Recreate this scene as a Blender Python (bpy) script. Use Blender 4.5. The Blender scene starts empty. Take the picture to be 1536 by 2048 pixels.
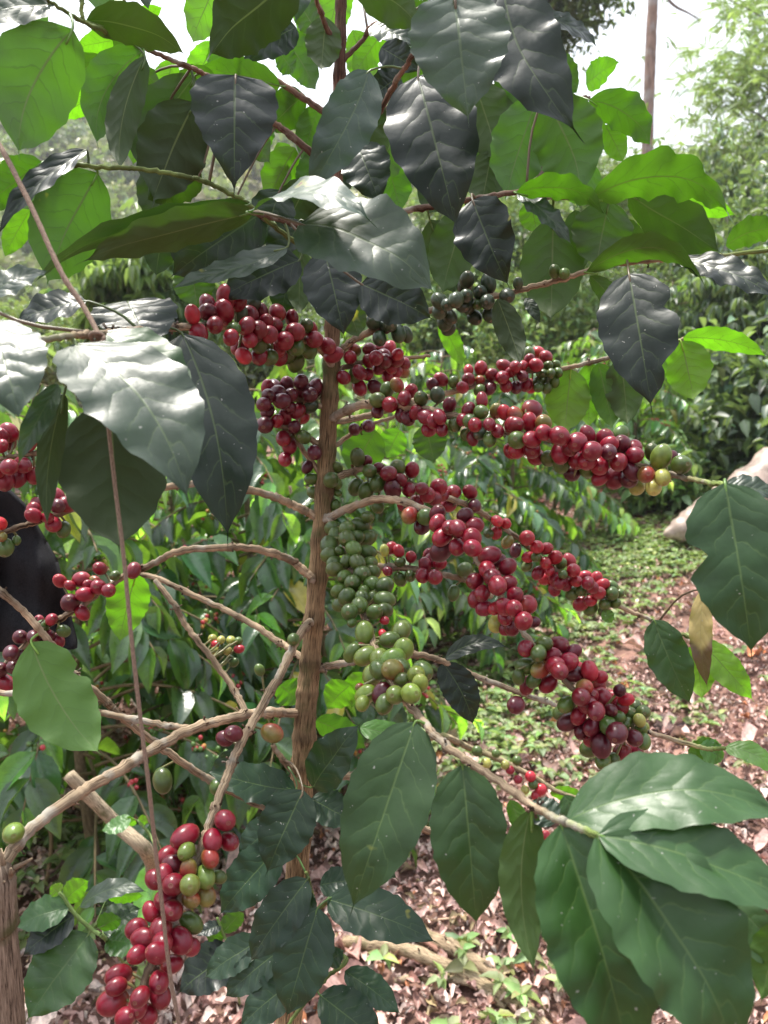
import bpy, math, random
import numpy as np
R = math.radians
scn = bpy.context.scene
col = scn.collection

# ------------------------------------------------------------------ camera, sky, sun, exposure
FPX, CAMZ, PITCH = 1540.0, 1.45, R(-8.0)
CAM = np.array([0.0, 0.0, CAMZ])
FWD = np.array([0, math.cos(PITCH), math.sin(PITCH)])
UPV = np.array([0, -math.sin(PITCH), math.cos(PITCH)])
RGT = np.array([1.0, 0, 0])
cd = bpy.data.cameras.new('camera')
cam = bpy.data.objects.new('camera', cd); col.objects.link(cam)
cam.location = CAM; cam.rotation_euler = (R(90) + PITCH, 0, 0)
cd.sensor_fit = 'HORIZONTAL'; cd.sensor_width = 36.0; cd.lens = 36.0 * FPX / 1536
cd.clip_start = 0.02; cd.clip_end = 2000
cd.dof.use_dof = True; cd.dof.focus_distance = 0.66
cd.dof.aperture_fstop = cd.lens / 2.4
scn.camera = cam
scn.render.resolution_x, scn.render.resolution_y = 768, 1024

SUN_DIR = np.array([-0.20, 0.30, 0.93]); SUN_DIR /= np.linalg.norm(SUN_DIR)
w = bpy.data.worlds.new("World"); scn.world = w; w.use_nodes = True
nt = w.node_tree; nt.nodes.clear()
def N(nt, t, **k):
    n = nt.nodes.new(t)
    for a, v in k.items(): setattr(n, a, v)
    return n
sky = N(nt, 'ShaderNodeTexSky', sky_type='NISHITA', sun_disc=False)
sky.sun_elevation = math.asin(SUN_DIR[2]); sky.sun_rotation = math.atan2(SUN_DIR[0], SUN_DIR[1])
sky.air_density = 1.2; sky.dust_density = 2.5
tc = N(nt, 'ShaderNodeTexCoord')
nz = N(nt, 'ShaderNodeTexNoise'); nz.inputs['Scale'].default_value = 2.2; nz.inputs['Detail'].default_value = 6
rp = N(nt, 'ShaderNodeValToRGB')
rp.color_ramp.elements[0].position = 0.30; rp.color_ramp.elements[0].color = (.62, .62, .62, 1)
rp.color_ramp.elements[1].position = 0.60; rp.color_ramp.elements[1].color = (1, 1, 1, 1)
mx = N(nt, 'ShaderNodeMixRGB'); mx.inputs[2].default_value = (11.5, 11.8, 12.3, 1)
bg = N(nt, 'ShaderNodeBackground'); bg.inputs['Strength'].default_value = 0.085
out = N(nt, 'ShaderNodeOutputWorld')
L = nt.links.new
dt = N(nt, 'ShaderNodeVectorMath', operation='DOT_PRODUCT'); dt.inputs[1].default_value = tuple(SUN_DIR)
mr0 = N(nt, 'ShaderNodeMapRange'); mr0.inputs[1].default_value = -.35; mr0.inputs[2].default_value = .85; mr0.inputs[3].default_value = .22; mr0.inputs[4].default_value = 1.35
L(tc.outputs['Generated'], dt.inputs[0]); L(dt.outputs['Value'], mr0.inputs[0])
ml = N(nt, 'ShaderNodeMixRGB', blend_type='MULTIPLY'); ml.inputs[0].default_value = 1; ml.inputs[1].default_value = (11.0, 11.6, 12.6, 1)
L(mr0.outputs[0], ml.inputs[2]); L(ml.outputs[0], mx.inputs[2])
L(tc.outputs['Generated'], nz.inputs['Vector']); L(nz.outputs['Fac'], rp.inputs[0]); L(rp.outputs[0], mx.inputs[0])
L(sky.outputs[0], mx.inputs[1]); L(mx.outputs[0], bg.inputs[0]); L(bg.outputs[0], out.inputs[0])
sl = bpy.data.lights.new('sun', 'SUN'); sl.energy = 4.8; sl.angle = R(8.0); sl.color = (1, .95, .86)
so = bpy.data.objects.new('sun', sl); col.objects.link(so)
from mathutils import Vector, Matrix
so.rotation_euler = Vector(-SUN_DIR).to_track_quat('-Z', 'Y').to_euler()
so.location = tuple(SUN_DIR * 50)
scn.view_settings.view_transform = 'Standard'; scn.view_settings.look = 'None'
scn.view_settings.gamma = 1; scn.view_settings.exposure = 0.85
scn.cycles.max_bounces = 8; scn.cycles.transmission_bounces = 6; scn.cycles.diffuse_bounces = 3
scn.cycles.use_denoising = True

# ------------------------------------------------------------------ helpers
def P(x, y, d):
    "photo pixel (1536 x 2048) at depth d metres -> world point"
    return CAM + FWD * d + RGT * ((x - 768) / FPX * d) - UPV * ((y - 1024) / FPX * d)
def nrm(v):
    v = np.asarray(v, float); return v / (np.linalg.norm(v) + 1e-12)
def ground_h(x, y):
    x = np.asarray(x, float); y = np.asarray(y, float)
    s = np.clip(y / 6, 0, 1.6)
    h = 0.055 * np.clip(x, -3, 8) * s + 0.02 * np.clip(y - 3, 0, 20)
    h = h + 0.13 * np.clip(x - .9, 0, 6) * np.clip((y - 1.2) / 2.5, 0, 1)
    h = h + 0.035 * np.sin(x * 1.7 + y * .6) * np.sin(y * 1.3 - x * .4) + 0.012 * np.sin(x * 5.1 + 1) * np.sin(y * 4.3 + x)
    return h
def G(px, py):
    "where the sight line through a pixel meets the ground"
    r = nrm(P(px, py, 1) - CAM); t = 0.5
    while t < 60:
        q = CAM + r * t
        if q[2] < ground_h(q[0], q[1]): break
        t += 0.02
    return q

class Acc:
    "collects vertices, quads, uv and colour into ONE mesh"
    def __init__(s): s.V = []; s.F = []; s.UV = []; s.C = []; s.n = 0
    def add(s, V, F, uv=None, c=(1, 1, 1, 1)):
        V = np.asarray(V, float).reshape(-1, 3); F = np.asarray(F, int).reshape(-1, 4)
        s.V.append(V); s.F.append(F + s.n); s.n += len(V)
        s.UV.append(np.zeros((len(V), 2)) if uv is None else np.asarray(uv, float).reshape(-1, 2))
        c = np.asarray(c, float)
        s.C.append(np.tile(c, (len(V), 1)) if c.ndim == 1 else c)
    def build(s, name, mat, parent=None, origin=None, smooth=True, kind=None):
        V = np.concatenate(s.V); F = np.concatenate(s.F); UV = np.concatenate(s.UV); C = np.concatenate(s.C)
        o0 = np.zeros(3) if origin is None else np.asarray(origin, float)
        V = V - o0
        me = bpy.data.meshes.new(name)
        me.vertices.add(len(V)); me.vertices.foreach_set('co', V.ravel().astype(np.float32))
        me.loops.add(F.size); me.loops.foreach_set('vertex_index', F.ravel().astype(np.int32))
        me.polygons.add(len(F)); me.polygons.foreach_set('loop_start', np.arange(0, F.size, 4, dtype=np.int32))
        me.polygons.foreach_set('loop_total', np.full(len(F), 4, np.int32))
        me.update(calc_edges=True)
        ul = me.uv_layers.new(name='UVMap'); ul.data.foreach_set('uv', UV[F.ravel()].ravel().astype(np.float32))
        ca = me.attributes.new('col', 'FLOAT_COLOR', 'POINT'); ca.data.foreach_set('color', C.ravel().astype(np.float32))
        if smooth: me.polygons.foreach_set('use_smooth', np.ones(len(F), bool))
        me.materials.append(mat); me.validate()
        o = bpy.data.objects.new(name, me); col.objects.link(o)
        pw = np.zeros(3)
        if parent is not None: o.parent = parent; pw = WORLD[parent.name]
        o.location = tuple(o0 - pw); WORLD[o.name] = o0
        if kind: o['kind'] = kind
        return o
WORLD = {}
def tag(o, label=None, cat=None, group=None, kind=None):
    if label: o['label'] = label
    if cat: o['category'] = cat
    if group: o['group'] = group
    if kind: o['kind'] = kind
    return o
def empty(name, loc, label, cat, group=None):
    o = bpy.data.objects.new(name, None); col.objects.link(o); o.location = tuple(loc)
    o.empty_display_size = .1
    WORLD[o.name] = np.asarray(loc, float); return tag(o, label, cat, group)
def copy_tree(o, loc, rz, sc, label, group=None):
    r = o.copy(); col.objects.link(r); r.location = tuple(loc); r.rotation_euler = (0, 0, rz); r.scale = (sc, sc, sc)
    r['label'] = label
    if group: r['group'] = group
    for ch in list(o.children):
        c = ch.copy(); col.objects.link(c); c.parent = r
        for g in list(ch.children):
            d = g.copy(); col.objects.link(d); d.parent = c
    return r

def grid_faces(nu, nv, wrap=False):
    "quads of a (nu x nv) vertex grid, v fastest"
    f = []
    for i in range(nu - 1):
        for j in range(nv if wrap else nv - 1):
            k = (j + 1) % nv
            f.append((i * nv + j, i * nv + k, (i + 1) * nv + k, (i + 1) * nv + j))
    return np.array(f)
def spline(pts, n):
    "Catmull-Rom through rows of pts, n samples"
    p = np.asarray(pts, float)
    if len(p) == 2: return p[0] + (p[1] - p[0]) * np.linspace(0, 1, n)[:, None]
    q = np.vstack([2 * p[0] - p[1], p, 2 * p[-1] - p[-2]])
    u = np.linspace(0, len(p) - 1 - 1e-9, n); i = u.astype(int); t = (u - i)[:, None]
    a, b, c, d = q[i], q[i + 1], q[i + 2], q[i + 3]
    return .5 * (2 * b + (c - a) * t + (2 * a - 5 * b + 4 * c - d) * t ** 2 + (3 * b - a - 3 * c + d) * t ** 3)
def tube(acc, C, r, seg=8, c=(1, 1, 1, 1), rough=0.0, seed=0, vs=1.0, ridge=0.0):
    "tube along centre line C with radii r; closed with points"
    C = np.asarray(C, float); n = len(C); r = np.broadcast_to(np.asarray(r, float), (n,)).copy()
    T = np.gradient(C, axis=0); T /= np.linalg.norm(T, axis=1)[:, None] + 1e-12
    ref = np.array([0, 0, 1.0]) if abs(T[0][2]) < .9 else np.array([0, 1.0, 0])
    A = np.zeros_like(C); prev = nrm(np.cross(T[0], ref))
    for i in range(n):
        prev = nrm(prev - T[i] * prev.dot(T[i])); A[i] = prev
    B = np.cross(T, A)
    th = np.linspace(0, 2 * math.pi, seg, endpoint=False)
    rs = np.random.RandomState(seed)
    rr = r[:, None] * (1 + rough * rs.randn(n, seg))
    if ridge:
        ph = rs.rand(6) * 6.28; s = np.cumsum(np.r_[0, np.linalg.norm(np.diff(C, axis=0), axis=1)])
        rid = sum(np.sin((5 + 3 * k) * th[None, :] + ph[k] + 1.6 * np.sin(s[:, None] * (23 + 31 * k) + ph[k] * 3)) for k in range(4)) / 4
        rr = rr * (1 + ridge * rid)
    V = C[:, None, :] + rr[..., None] * (np.cos(th)[None, :, None] * A[:, None, :] + np.sin(th)[None, :, None] * B[:, None, :])
    e0 = np.repeat((C[0] - T[0] * r[0] * .25)[None, None], seg, 1) + (V[:1] - C[0]) * .02
    e1 = np.repeat((C[-1] + T[-1] * r[-1] * .25)[None, None], seg, 1) + (V[-1:] - C[-1]) * .02
    V = np.concatenate([e0, V, e1])
    s = np.cumsum(np.r_[0, np.linalg.norm(np.diff(C, axis=0), axis=1)]); s = np.r_[s[0], s, s[-1]] * vs
    uv = np.stack([np.broadcast_to((np.abs(th - math.pi) / math.pi)[None], (n + 2, seg)), np.broadcast_to(s[:, None], (n + 2, seg))], -1)
    acc.add(V.reshape(-1, 3), grid_faces(n + 2, seg, True), uv.reshape(-1, 2), c)

# ------------------------------------------------------------------ materials
def newmat(name):
    m = bpy.data.materials.new(name); m.use_nodes = True; m.node_tree.nodes.clear()
    return m, m.node_tree
def leaf_material(name, veins=True, spots=True, rough=.36, lat=8.0, spec=.5, tcol=(.085, .27, .004)):
    m, t = newmat(name); L = t.links.new
    out = N(t, 'ShaderNodeOutputMaterial'); pb = N(t, 'ShaderNodeBsdfPrincipled'); tr = N(t, 'ShaderNodeBsdfTranslucent'); ad = N(t, 'ShaderNodeAddShader')
    at = N(t, 'ShaderNodeAttribute', attribute_name='col'); geo = N(t, 'ShaderNodeNewGeometry')
    def M(op, a, b=None, c=None):
        n = N(t, 'ShaderNodeMath', operation=op)
        for i, v in enumerate((a, b, c)):
            if v is None: continue
            if isinstance(v, (int, float)): n.inputs[i].default_value = v
            else: L(v, n.inputs[i])
        return n.outputs[0]
    def MIX(f, a, b, bt='MIX'):
        n = N(t, 'ShaderNodeMixRGB', blend_type=bt)
        for i, v in enumerate((f, a, b)):
            if isinstance(v, (int, float)): n.inputs[i].default_value = v
            elif isinstance(v, tuple): n.inputs[i].default_value = (*v, 1)
            else: L(v, n.inputs[i])
        return n.outputs[0]
    base = at.outputs['Color']
    under = MIX(.45, MIX(1.0, base, (2.0, 1.9, 1.4), 'MULTIPLY'), (.036, .056, .012))
    trc = MIX(1.0, tcol, at.outputs['Alpha'], 'MULTIPLY')
    rgh = rough
    nz = N(t, 'ShaderNodeTexNoise'); nz.inputs['Scale'].default_value = 38; nz.inputs['Detail'].default_value = 5
    g = N(t, 'ShaderNodeTexCoord'); L(g.outputs['Object'], nz.inputs['Vector'])
    base = MIX(1.0, base, M('MULTIPLY_ADD', nz.outputs['Fac'], .9, .55), 'MULTIPLY')
    if veins:
        uv = N(t, 'ShaderNodeUVMap', uv_map='UVMap'); sp = N(t, 'ShaderNodeSeparateXYZ'); L(uv.outputs[0], sp.inputs[0])
        u = sp.outputs[0]; v = M('ABSOLUTE', M('MULTIPLY_ADD', sp.outputs[1], 2.0, -1.0))
        side = M('MULTIPLY', M('GREATER_THAN', sp.outputs[1], .5), .37)
        nw = N(t, 'ShaderNodeTexNoise'); nw.inputs['Scale'].default_value = 5; L(uv.outputs[0], nw.inputs['Vector'])
        bend = M('MULTIPLY', M('POWER', v, 1.35), -1.75)
        phs = M('ADD', M('ADD', M('MULTIPLY', u, lat), bend), M('MULTIPLY_ADD', nw.outputs['Fac'], .9, side))
        fr = M('ABSOLUTE', M('SUBTRACT', M('FRACT', phs), .5))          # 0 on a lateral vein, .5 between two
        ms = N(t, 'ShaderNodeMapRange', interpolation_type='SMOOTHSTEP'); L(fr, ms.inputs[0])
        ms.inputs[1].default_value = .015; ms.inputs[2].default_value = .06; ms.inputs[3].default_value = 1; ms.inputs[4].default_value = 0
        vfade = N(t, 'ShaderNodeMapRange'); L(v, vfade.inputs[0]); vfade.inputs[1].default_value = .35; vfade.inputs[2].default_value = .95; vfade.inputs[3].default_value = 1; vfade.inputs[4].default_value = 0
        latv = M('MULTIPLY', ms.outputs[0], vfade.outputs[0])
        md = N(t, 'ShaderNodeMapRange', interpolation_type='SMOOTHSTEP'); L(M('DIVIDE', v, M('MULTIPLY_ADD', u, -.7, 1.0)), md.inputs[0])
        md.inputs[1].default_value = .018; md.inputs[2].default_value = .05; md.inputs[3].default_value = 1; md.inputs[4].default_value = 0
        mid = md.outputs[0]
        vein = M('MAXIMUM', mid, M('MULTIPLY', latv, .55))
        vc = MIX(.36, at.outputs['Color'], (.14, .21, .06))
        base = MIX(M('MULTIPLY', vein, .75), base, vc)
        under = MIX(M('MULTIPLY', mid, .5), under, (.16, .20, .07))
        trc = MIX(1.0, trc, M('MULTIPLY_ADD', nz.outputs['Fac'], 1.3, .35), 'MULTIPLY')
        trc = MIX(M('MULTIPLY', M('MAXIMUM', mid, M('MULTIPLY', latv, .6)), .88), trc, (.008, .02, .003))
        q = M('MULTIPLY', M('SINE', M('MULTIPLY', M('MINIMUM', fr, .5), 3.1416)), vfade.outputs[0])
        fine = N(t, 'ShaderNodeTexNoise'); fine.inputs['Scale'].default_value = 150; fine.inputs['Detail'].default_value = 3
        L(g.outputs['Object'], fine.inputs['Vector'])
        hgt = M('ADD', M('ADD', q, M('MULTIPLY', mid, -.5)), M('MULTIPLY', fine.outputs['Fac'], .55))
        bp = N(t, 'ShaderNodeBump'); bp.inputs['Strength'].default_value = .20; bp.inputs['Distance'].default_value = .0016
        L(hgt, bp.inputs['Height']); L(bp.outputs[0], pb.inputs['Normal'])
        rgh = M('MULTIPLY_ADD', nz.outputs['Fac'], .22, rough - .11)
    if spots:
        s1 = N(t, 'ShaderNodeTexNoise'); s1.inputs['Scale'].default_value = 26; s1.inputs['Detail'].default_value = 3.0
        mp = N(t, 'ShaderNodeMapping'); oi = N(t, 'ShaderNodeObjectInfo')
        L(g.outputs['Object'], mp.inputs['Vector'])
        cx = N(t, 'ShaderNodeCombineXYZ'); L(M('MULTIPLY', oi.outputs['Random'], 37.0), cx.inputs[0]); L(cx.outputs[0], mp.inputs['Location'])
        L(mp.outputs[0], s1.inputs['Vector'])
        halo = N(t, 'ShaderNodeMapRange'); L(s1.outputs['Fac'], halo.inputs[0]); halo.inputs[1].default_value = .735; halo.inputs[2].default_value = .77
        core = N(t, 'ShaderNodeMapRange'); L(s1.outputs['Fac'], core.inputs[0]); core.inputs[1].default_value = .775; core.inputs[2].default_value = .785
        base = MIX(core.outputs[0], MIX(M('MULTIPLY', halo.outputs[0], .55), base, (.18, .2, .03)), (.13, .06, .03))
        under = MIX(core.outputs[0], MIX(M('MULTIPLY', halo.outputs[0], .6), under, (.3, .3, .05)), (.12, .06, .03))
        trc = MIX(core.outputs[0], MIX(M('MULTIPLY', halo.outputs[0], .6), trc, (.35, .36, .02)), (.05, .02, .004))
    if spots:
        s2 = N(t, 'ShaderNodeTexNoise'); s2.inputs['Scale'].default_value = 330; s2.inputs['Detail'].default_value = 1; L(mp.outputs[0], s2.inputs['Vector'])
        fk = N(t, 'ShaderNodeMapRange'); L(s2.outputs['Fac'], fk.inputs[0]); fk.inputs[1].default_value = .76; fk.inputs[2].default_value = .80; fk.inputs[4].default_value = .7
        base = MIX(fk.outputs[0], base, (.30, .30, .27))
        s3 = N(t, 'ShaderNodeTexNoise'); s3.inputs['Scale'].default_value = 13; s3.inputs['Detail'].default_value = 8; s3.inputs['Roughness'].default_value = .7; L(mp.outputs[0], s3.inputs['Vector'])
        du = N(t, 'ShaderNodeMapRange'); L(s3.outputs['Fac'], du.inputs[0]); du.inputs[1].default_value = .52; du.inputs[2].default_value = .78; du.inputs[4].default_value = .08
        base = MIX(du.outputs[0], base, (.13, .135, .12))
        if not isinstance(rgh, float): rgh = M('ADD', rgh, M('MULTIPLY', du.outputs[0], .9))
    bf = geo.outputs['Backfacing']
    L(MIX(bf, base, under), pb.inputs['Base Color'])
    rr = N(t, 'ShaderNodeMixRGB'); L(bf, rr.inputs[0]); rr.inputs[2].default_value = (.62, .62, .62, 1)
    if isinstance(rgh, float): rr.inputs[1].default_value = (rgh,) * 3 + (1,)
    else: L(rgh, rr.inputs[1])
    L(rr.outputs[0], pb.inputs['Roughness']); pb.inputs['Specular IOR Level'].default_value = spec
    L(trc, tr.inputs['Color']); L(pb.outputs[0], ad.inputs[0]); L(tr.outputs[0], ad.inputs[1])
    if spots:                                       # insect holes inside the brown spots
        hole = N(t, 'ShaderNodeMapRange'); L(s1.outputs['Fac'], hole.inputs[0]); hole.inputs[1].default_value = .796; hole.inputs[2].default_value = .799
        tp_ = N(t, 'ShaderNodeBsdfTransparent'); ms_ = N(t, 'ShaderNodeMixShader'); L(hole.outputs[0], ms_.inputs[0]); L(ad.outputs[0], ms_.inputs[1]); L(tp_.outputs[0], ms_.inputs[2]); L(ms_.outputs[0], out.inputs[0])
    else: L(ad.outputs[0], out.inputs[0])
    return m
def simple_mat(name, rough=.8, bump=0, bscale=40, spec=.3, stretch=None, c2=None, c2scale=20, c2lo=.5, c2hi=.65, hard=0):
    "attribute colour x noise, optional second colour in patches, optional bump (stretched along uv for bark)"
    m, t = newmat(name); L = t.links.new
    out = N(t, 'ShaderNodeOutputMaterial'); pb = N(t, 'ShaderNodeBsdfPrincipled')
    at = N(t, 'ShaderNodeAttribute', attribute_name='col'); g = N(t, 'ShaderNodeTexCoord')
    src = g.outputs['Object']
    if stretch:
        uv = N(t, 'ShaderNodeUVMap', uv_map='UVMap'); mp = N(t, 'ShaderNodeMapping'); mp.inputs['Scale'].default_value = stretch
        L(uv.outputs[0], mp.inputs[0]); src = mp.outputs[0]
    nz = N(t, 'ShaderNodeTexNoise'); nz.inputs['Scale'].default_value = bscale; nz.inputs['Detail'].default_value = 6; nz.inputs['Roughness'].default_value = .65
    L(src, nz.inputs['Vector'])
    cr = N(t, 'ShaderNodeValToRGB'); cr.color_ramp.elements[0].position = .3; cr.color_ramp.elements[0].color = (.35, .33, .32, 1)
    cr.color_ramp.elements[1].position = .68; cr.color_ramp.elements[1].color = (1.35, 1.32, 1.25, 1)
    if hard:
        cr.color_ramp.elements[0].position = .36; cr.color_ramp.elements[0].color = (.16, .13, .11, 1); x = cr.color_ramp.elements.new(.47); x.color = (.8, .76, .72, 1); cr.color_ramp.elements[2].position = .66; cr.color_ramp.elements[2].color = (1.5, 1.5, 1.45, 1)
    L(nz.outputs['Fac'], cr.inputs[0])
    mu = N(t, 'ShaderNodeMixRGB', blend_type='MULTIPLY'); mu.inputs[0].default_value = 1; L(at.outputs['Color'], mu.inputs[1]); L(cr.outputs[0], mu.inputs[2])
    c = mu.outputs[0]
    if c2:
        n2 = N(t, 'ShaderNodeTexNoise'); n2.inputs['Scale'].default_value = c2scale; n2.inputs['Detail'].default_value = 4; L(g.outputs['Object'], n2.inputs['Vector'])
        mr = N(t, 'ShaderNodeMapRange'); L(n2.outputs['Fac'], mr.inputs[0]); mr.inputs[1].default_value = c2lo; mr.inputs[2].default_value = c2hi
        m2 = N(t, 'ShaderNodeMixRGB'); L(mr.outputs[0], m2.inputs[0]); L(c, m2.inputs[1]); m2.inputs[2].default_value = (*c2, 1); c = m2.outputs[0]
    L(c, pb.inputs['Base Color']); pb.inputs['Roughness'].default_value = rough; pb.inputs['Specular IOR Level'].default_value = spec
    if bump:
        bp = N(t, 'ShaderNodeBump'); bp.inputs['Strength'].default_value = .8; bp.inputs['Distance'].default_value = bump
        L(nz.outputs['Fac'], bp.inputs['Height']); L(bp.outputs[0], pb.inputs['Normal'])
    L(pb.outputs[0], out.inputs[0]); return m
def cherry_material():
    m, t = newmat('coffee_cherry_skin'); L = t.links.new
    out = N(t, 'ShaderNodeOutputMaterial'); pb = N(t, 'ShaderNodeBsdfPrincipled')
    at = N(t, 'ShaderNodeAttribute', attribute_name='col'); g = N(t, 'ShaderNodeTexCoord')
    uv = N(t, 'ShaderNodeUVMap', uv_map='UVMap'); sp = N(t, 'ShaderNodeSeparateXYZ'); L(uv.outputs[0], sp.inputs[0])
    nz = N(t, 'ShaderNodeTexNoise'); nz.inputs['Scale'].default_value = 130; nz.inputs['Detail'].default_value = 3; L(g.outputs['Object'], nz.inputs['Vector'])
    cr = N(t, 'ShaderNodeValToRGB'); cr.color_ramp.elements[0].position = .3; cr.color_ramp.elements[0].color = (.7, .7, .7, 1)
    cr.color_ramp.elements[1].position = .75; cr.color_ramp.elements[1].color = (1.25, 1.25, 1.25, 1); L(nz.outputs['Fac'], cr.inputs[0])
    mu = N(t, 'ShaderNodeMixRGB', blend_type='MULTIPLY'); mu.inputs[0].default_value = 1; L(at.outputs['Color'], mu.inputs[1]); L(cr.outputs[0], mu.inputs[2])
    # the little calyx scar: pale ring round a brown dot
    r1 = N(t, 'ShaderNodeValToRGB'); e = r1.color_ramp.elements
    e[0].position = .0; e[0].color = (0, 0, 0, 1); e[1].position = .925; e[1].color = (0, 0, 0, 1)
    for p, v in ((.935, .55), (.950, .55), (.958, 0.1), (.985, .2), (.99, .9)): x = e.new(p); x.color = (v, v, v, 1)
    L(sp.outputs[1], r1.inputs[0])
    m2 = N(t, 'ShaderNodeMixRGB'); L(r1.outputs[0], m2.inputs[0]); L(mu.outputs[0], m2.inputs[1]); m2.inputs[2].default_value = (.22, .13, .07, 1)
    n4 = N(t, 'ShaderNodeTexNoise'); n4.inputs['Scale'].default_value = 55; n4.inputs['Detail'].default_value = 6; n4.inputs['Roughness'].default_value = .7; L(g.outputs['Object'], n4.inputs['Vector'])
    b4 = N(t, 'ShaderNodeMapRange'); L(n4.outputs['Fac'], b4.inputs[0]); b4.inputs[1].default_value = .5; b4.inputs[2].default_value = .8; b4.inputs[4].default_value = .09
    m4 = N(t, 'ShaderNodeMixRGB'); L(b4.outputs[0], m4.inputs[0]); L(m2.outputs[0], m4.inputs[1]); m4.inputs[2].default_value = (.24, .20, .20, 1); m2 = m4
    # sparse corky flecks
    n3 = N(t, 'ShaderNodeTexNoise'); n3.inputs['Scale'].default_value = 420; n3.inputs['Detail'].default_value = 1; L(g.outputs['Object'], n3.inputs['Vector'])
    mr = N(t, 'ShaderNodeMapRange'); L(n3.outputs['Fac'], mr.inputs[0]); mr.inputs[1].default_value = .74; mr.inputs[2].default_value = .80; mr.inputs[4].default_value = .5
    m3 = N(t, 'ShaderNodeMixRGB'); L(mr.outputs[0], m3.inputs[0]); L(m2.outputs[0], m3.inputs[1]); m3.inputs[2].default_value = (.3, .2, .13, 1)
    L(m3.outputs[0], pb.inputs['Base Color'])
    rr = N(t, 'ShaderNodeMapRange'); L(nz.outputs['Fac'], rr.inputs[0]); rr.inputs[3].default_value = .20; rr.inputs[4].default_value = .46; L(rr.outputs[0], pb.inputs['Roughness'])
    pb.inputs['Specular IOR Level'].default_value = .5
    pb.inputs['Subsurface Weight'].default_value = .12; pb.inputs['Subsurface Radius'].default_value = (.006, .003, .0015); pb.inputs['Subsurface Scale'].default_value = .5
    bp = N(t, 'ShaderNodeBump'); bp.inputs['Strength'].default_value = .12; bp.inputs['Distance'].default_value = .001; L(nz.outputs['Fac'], bp.inputs['Height']); L(bp.outputs[0], pb.inputs['Normal'])
    L(pb.outputs[0], out.inputs[0]); return m
M_LEAF = leaf_material('coffee_leaf', rough=.39, spec=.36)
M_SHRUB = leaf_material('shrub_leaf', spots=False, lat=9, rough=.30, spec=.6, tcol=(.14, .27, .02))
M_FOL = leaf_material('tree_foliage', veins=False, spots=False, rough=.45, spec=.4, tcol=(.15, .22, .05))
M_WEED = leaf_material('weed_leaf', veins=False, spots=False, rough=.5, spec=.3, tcol=(.13, .19, .04))
M_DRY = simple_mat('dry_leaf', .5, .001, 60, .5)
M_BARK = simple_mat('coffee_bark', .85, .0022, 1.0, .2, stretch=(26, 50, 1), c2=(.075, .08, .03), c2scale=26, c2lo=.56, c2hi=.72, hard=1)
M_BRANCH = simple_mat('branch_bark', .85, .0007, 1.0, .2, stretch=(15, 26, 1), c2=(.33, .30, .25), c2scale=45, c2lo=.53, c2hi=.68, hard=1)
M_TWIG = simple_mat('twig_bark', .8, .001, 1.0, .2, stretch=(7, 45, 1))
M_TREEBARK = simple_mat('tree_bark', .9, .006, 1.0, .15, stretch=(6, 3, 1), c2=(.3, .27, .25), c2scale=2.5)
M_SOIL = simple_mat('soil', .95, .03, 14, .1, c2=(.10, .058, .045), c2scale=3.0, c2lo=.45, c2hi=.62)
M_HILL = simple_mat('hill_ground', .95, 0, .4, .1)
M_CHERRY = cherry_material()
M_TWINE = simple_mat('twine_fibre', .9, .0006, 1.0, .15, stretch=(10, 420, 1))
M_CLOTH = simple_mat('black_cloth', .95, .0006, 420, .1)
M_SACK = simple_mat('sack_plastic', .45, .004, 9, .4)
M_ROCK = simple_mat('rock', .85, .01, 16, .3)
# ------------------------------------------------------------------ ground and hill
rs = np.random.RandomState(5)
xs = np.concatenate([-np.geomspace(168, 4.2, 24), np.arange(-4, 6.01, .07), np.geomspace(6.3, 168, 24)])
ys = np.concatenate([[-168, -120, -50, -20, -8, -3, -1], np.arange(0, 10.01, .07), np.geomspace(10.3, 168, 30)])
X, Y = np.meshgrid(xs, ys, indexing='ij')
H = ground_h(X, Y)
near = (X > -4) & (X < 6) & (Y > 0) & (Y < 10)
H = H + np.where(near, rs.randn(*X.shape) * .008, 0)
a = Acc(); a.add(np.stack([X, Y, H], -1), grid_faces(len(xs), len(ys))[:, ::-1], None, (.27, .16, .135, 1))
tag(a.build('ground', M_SOIL), kind='structure')

def ridge(x): return 27 + 6 * np.exp(-((x + 28) / 22.) ** 2) + 2.2 * np.sin(x * .11 + 1) + 1.3 * np.sin(x * .31) - 5 * np.exp(-((x - 22) / 10.) ** 2)
def hill_h(x, y):
    t = np.clip((y - 34) / 52., 0, 1); return -0.3 + ridge(x) * (t * t * (3 - 2 * t)) * .55 + ridge(x) * .45 * t + ground_h(x, 25) * 1.0
hx = np.linspace(-165, 165, 120); hy = np.linspace(33, 150, 60)
X, Y = np.meshgrid(hx, hy, indexing='ij')
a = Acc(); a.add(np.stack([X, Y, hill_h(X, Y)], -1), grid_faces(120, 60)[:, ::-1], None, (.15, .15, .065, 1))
tag(a.build('hill', M_HILL), kind='structure')

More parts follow.
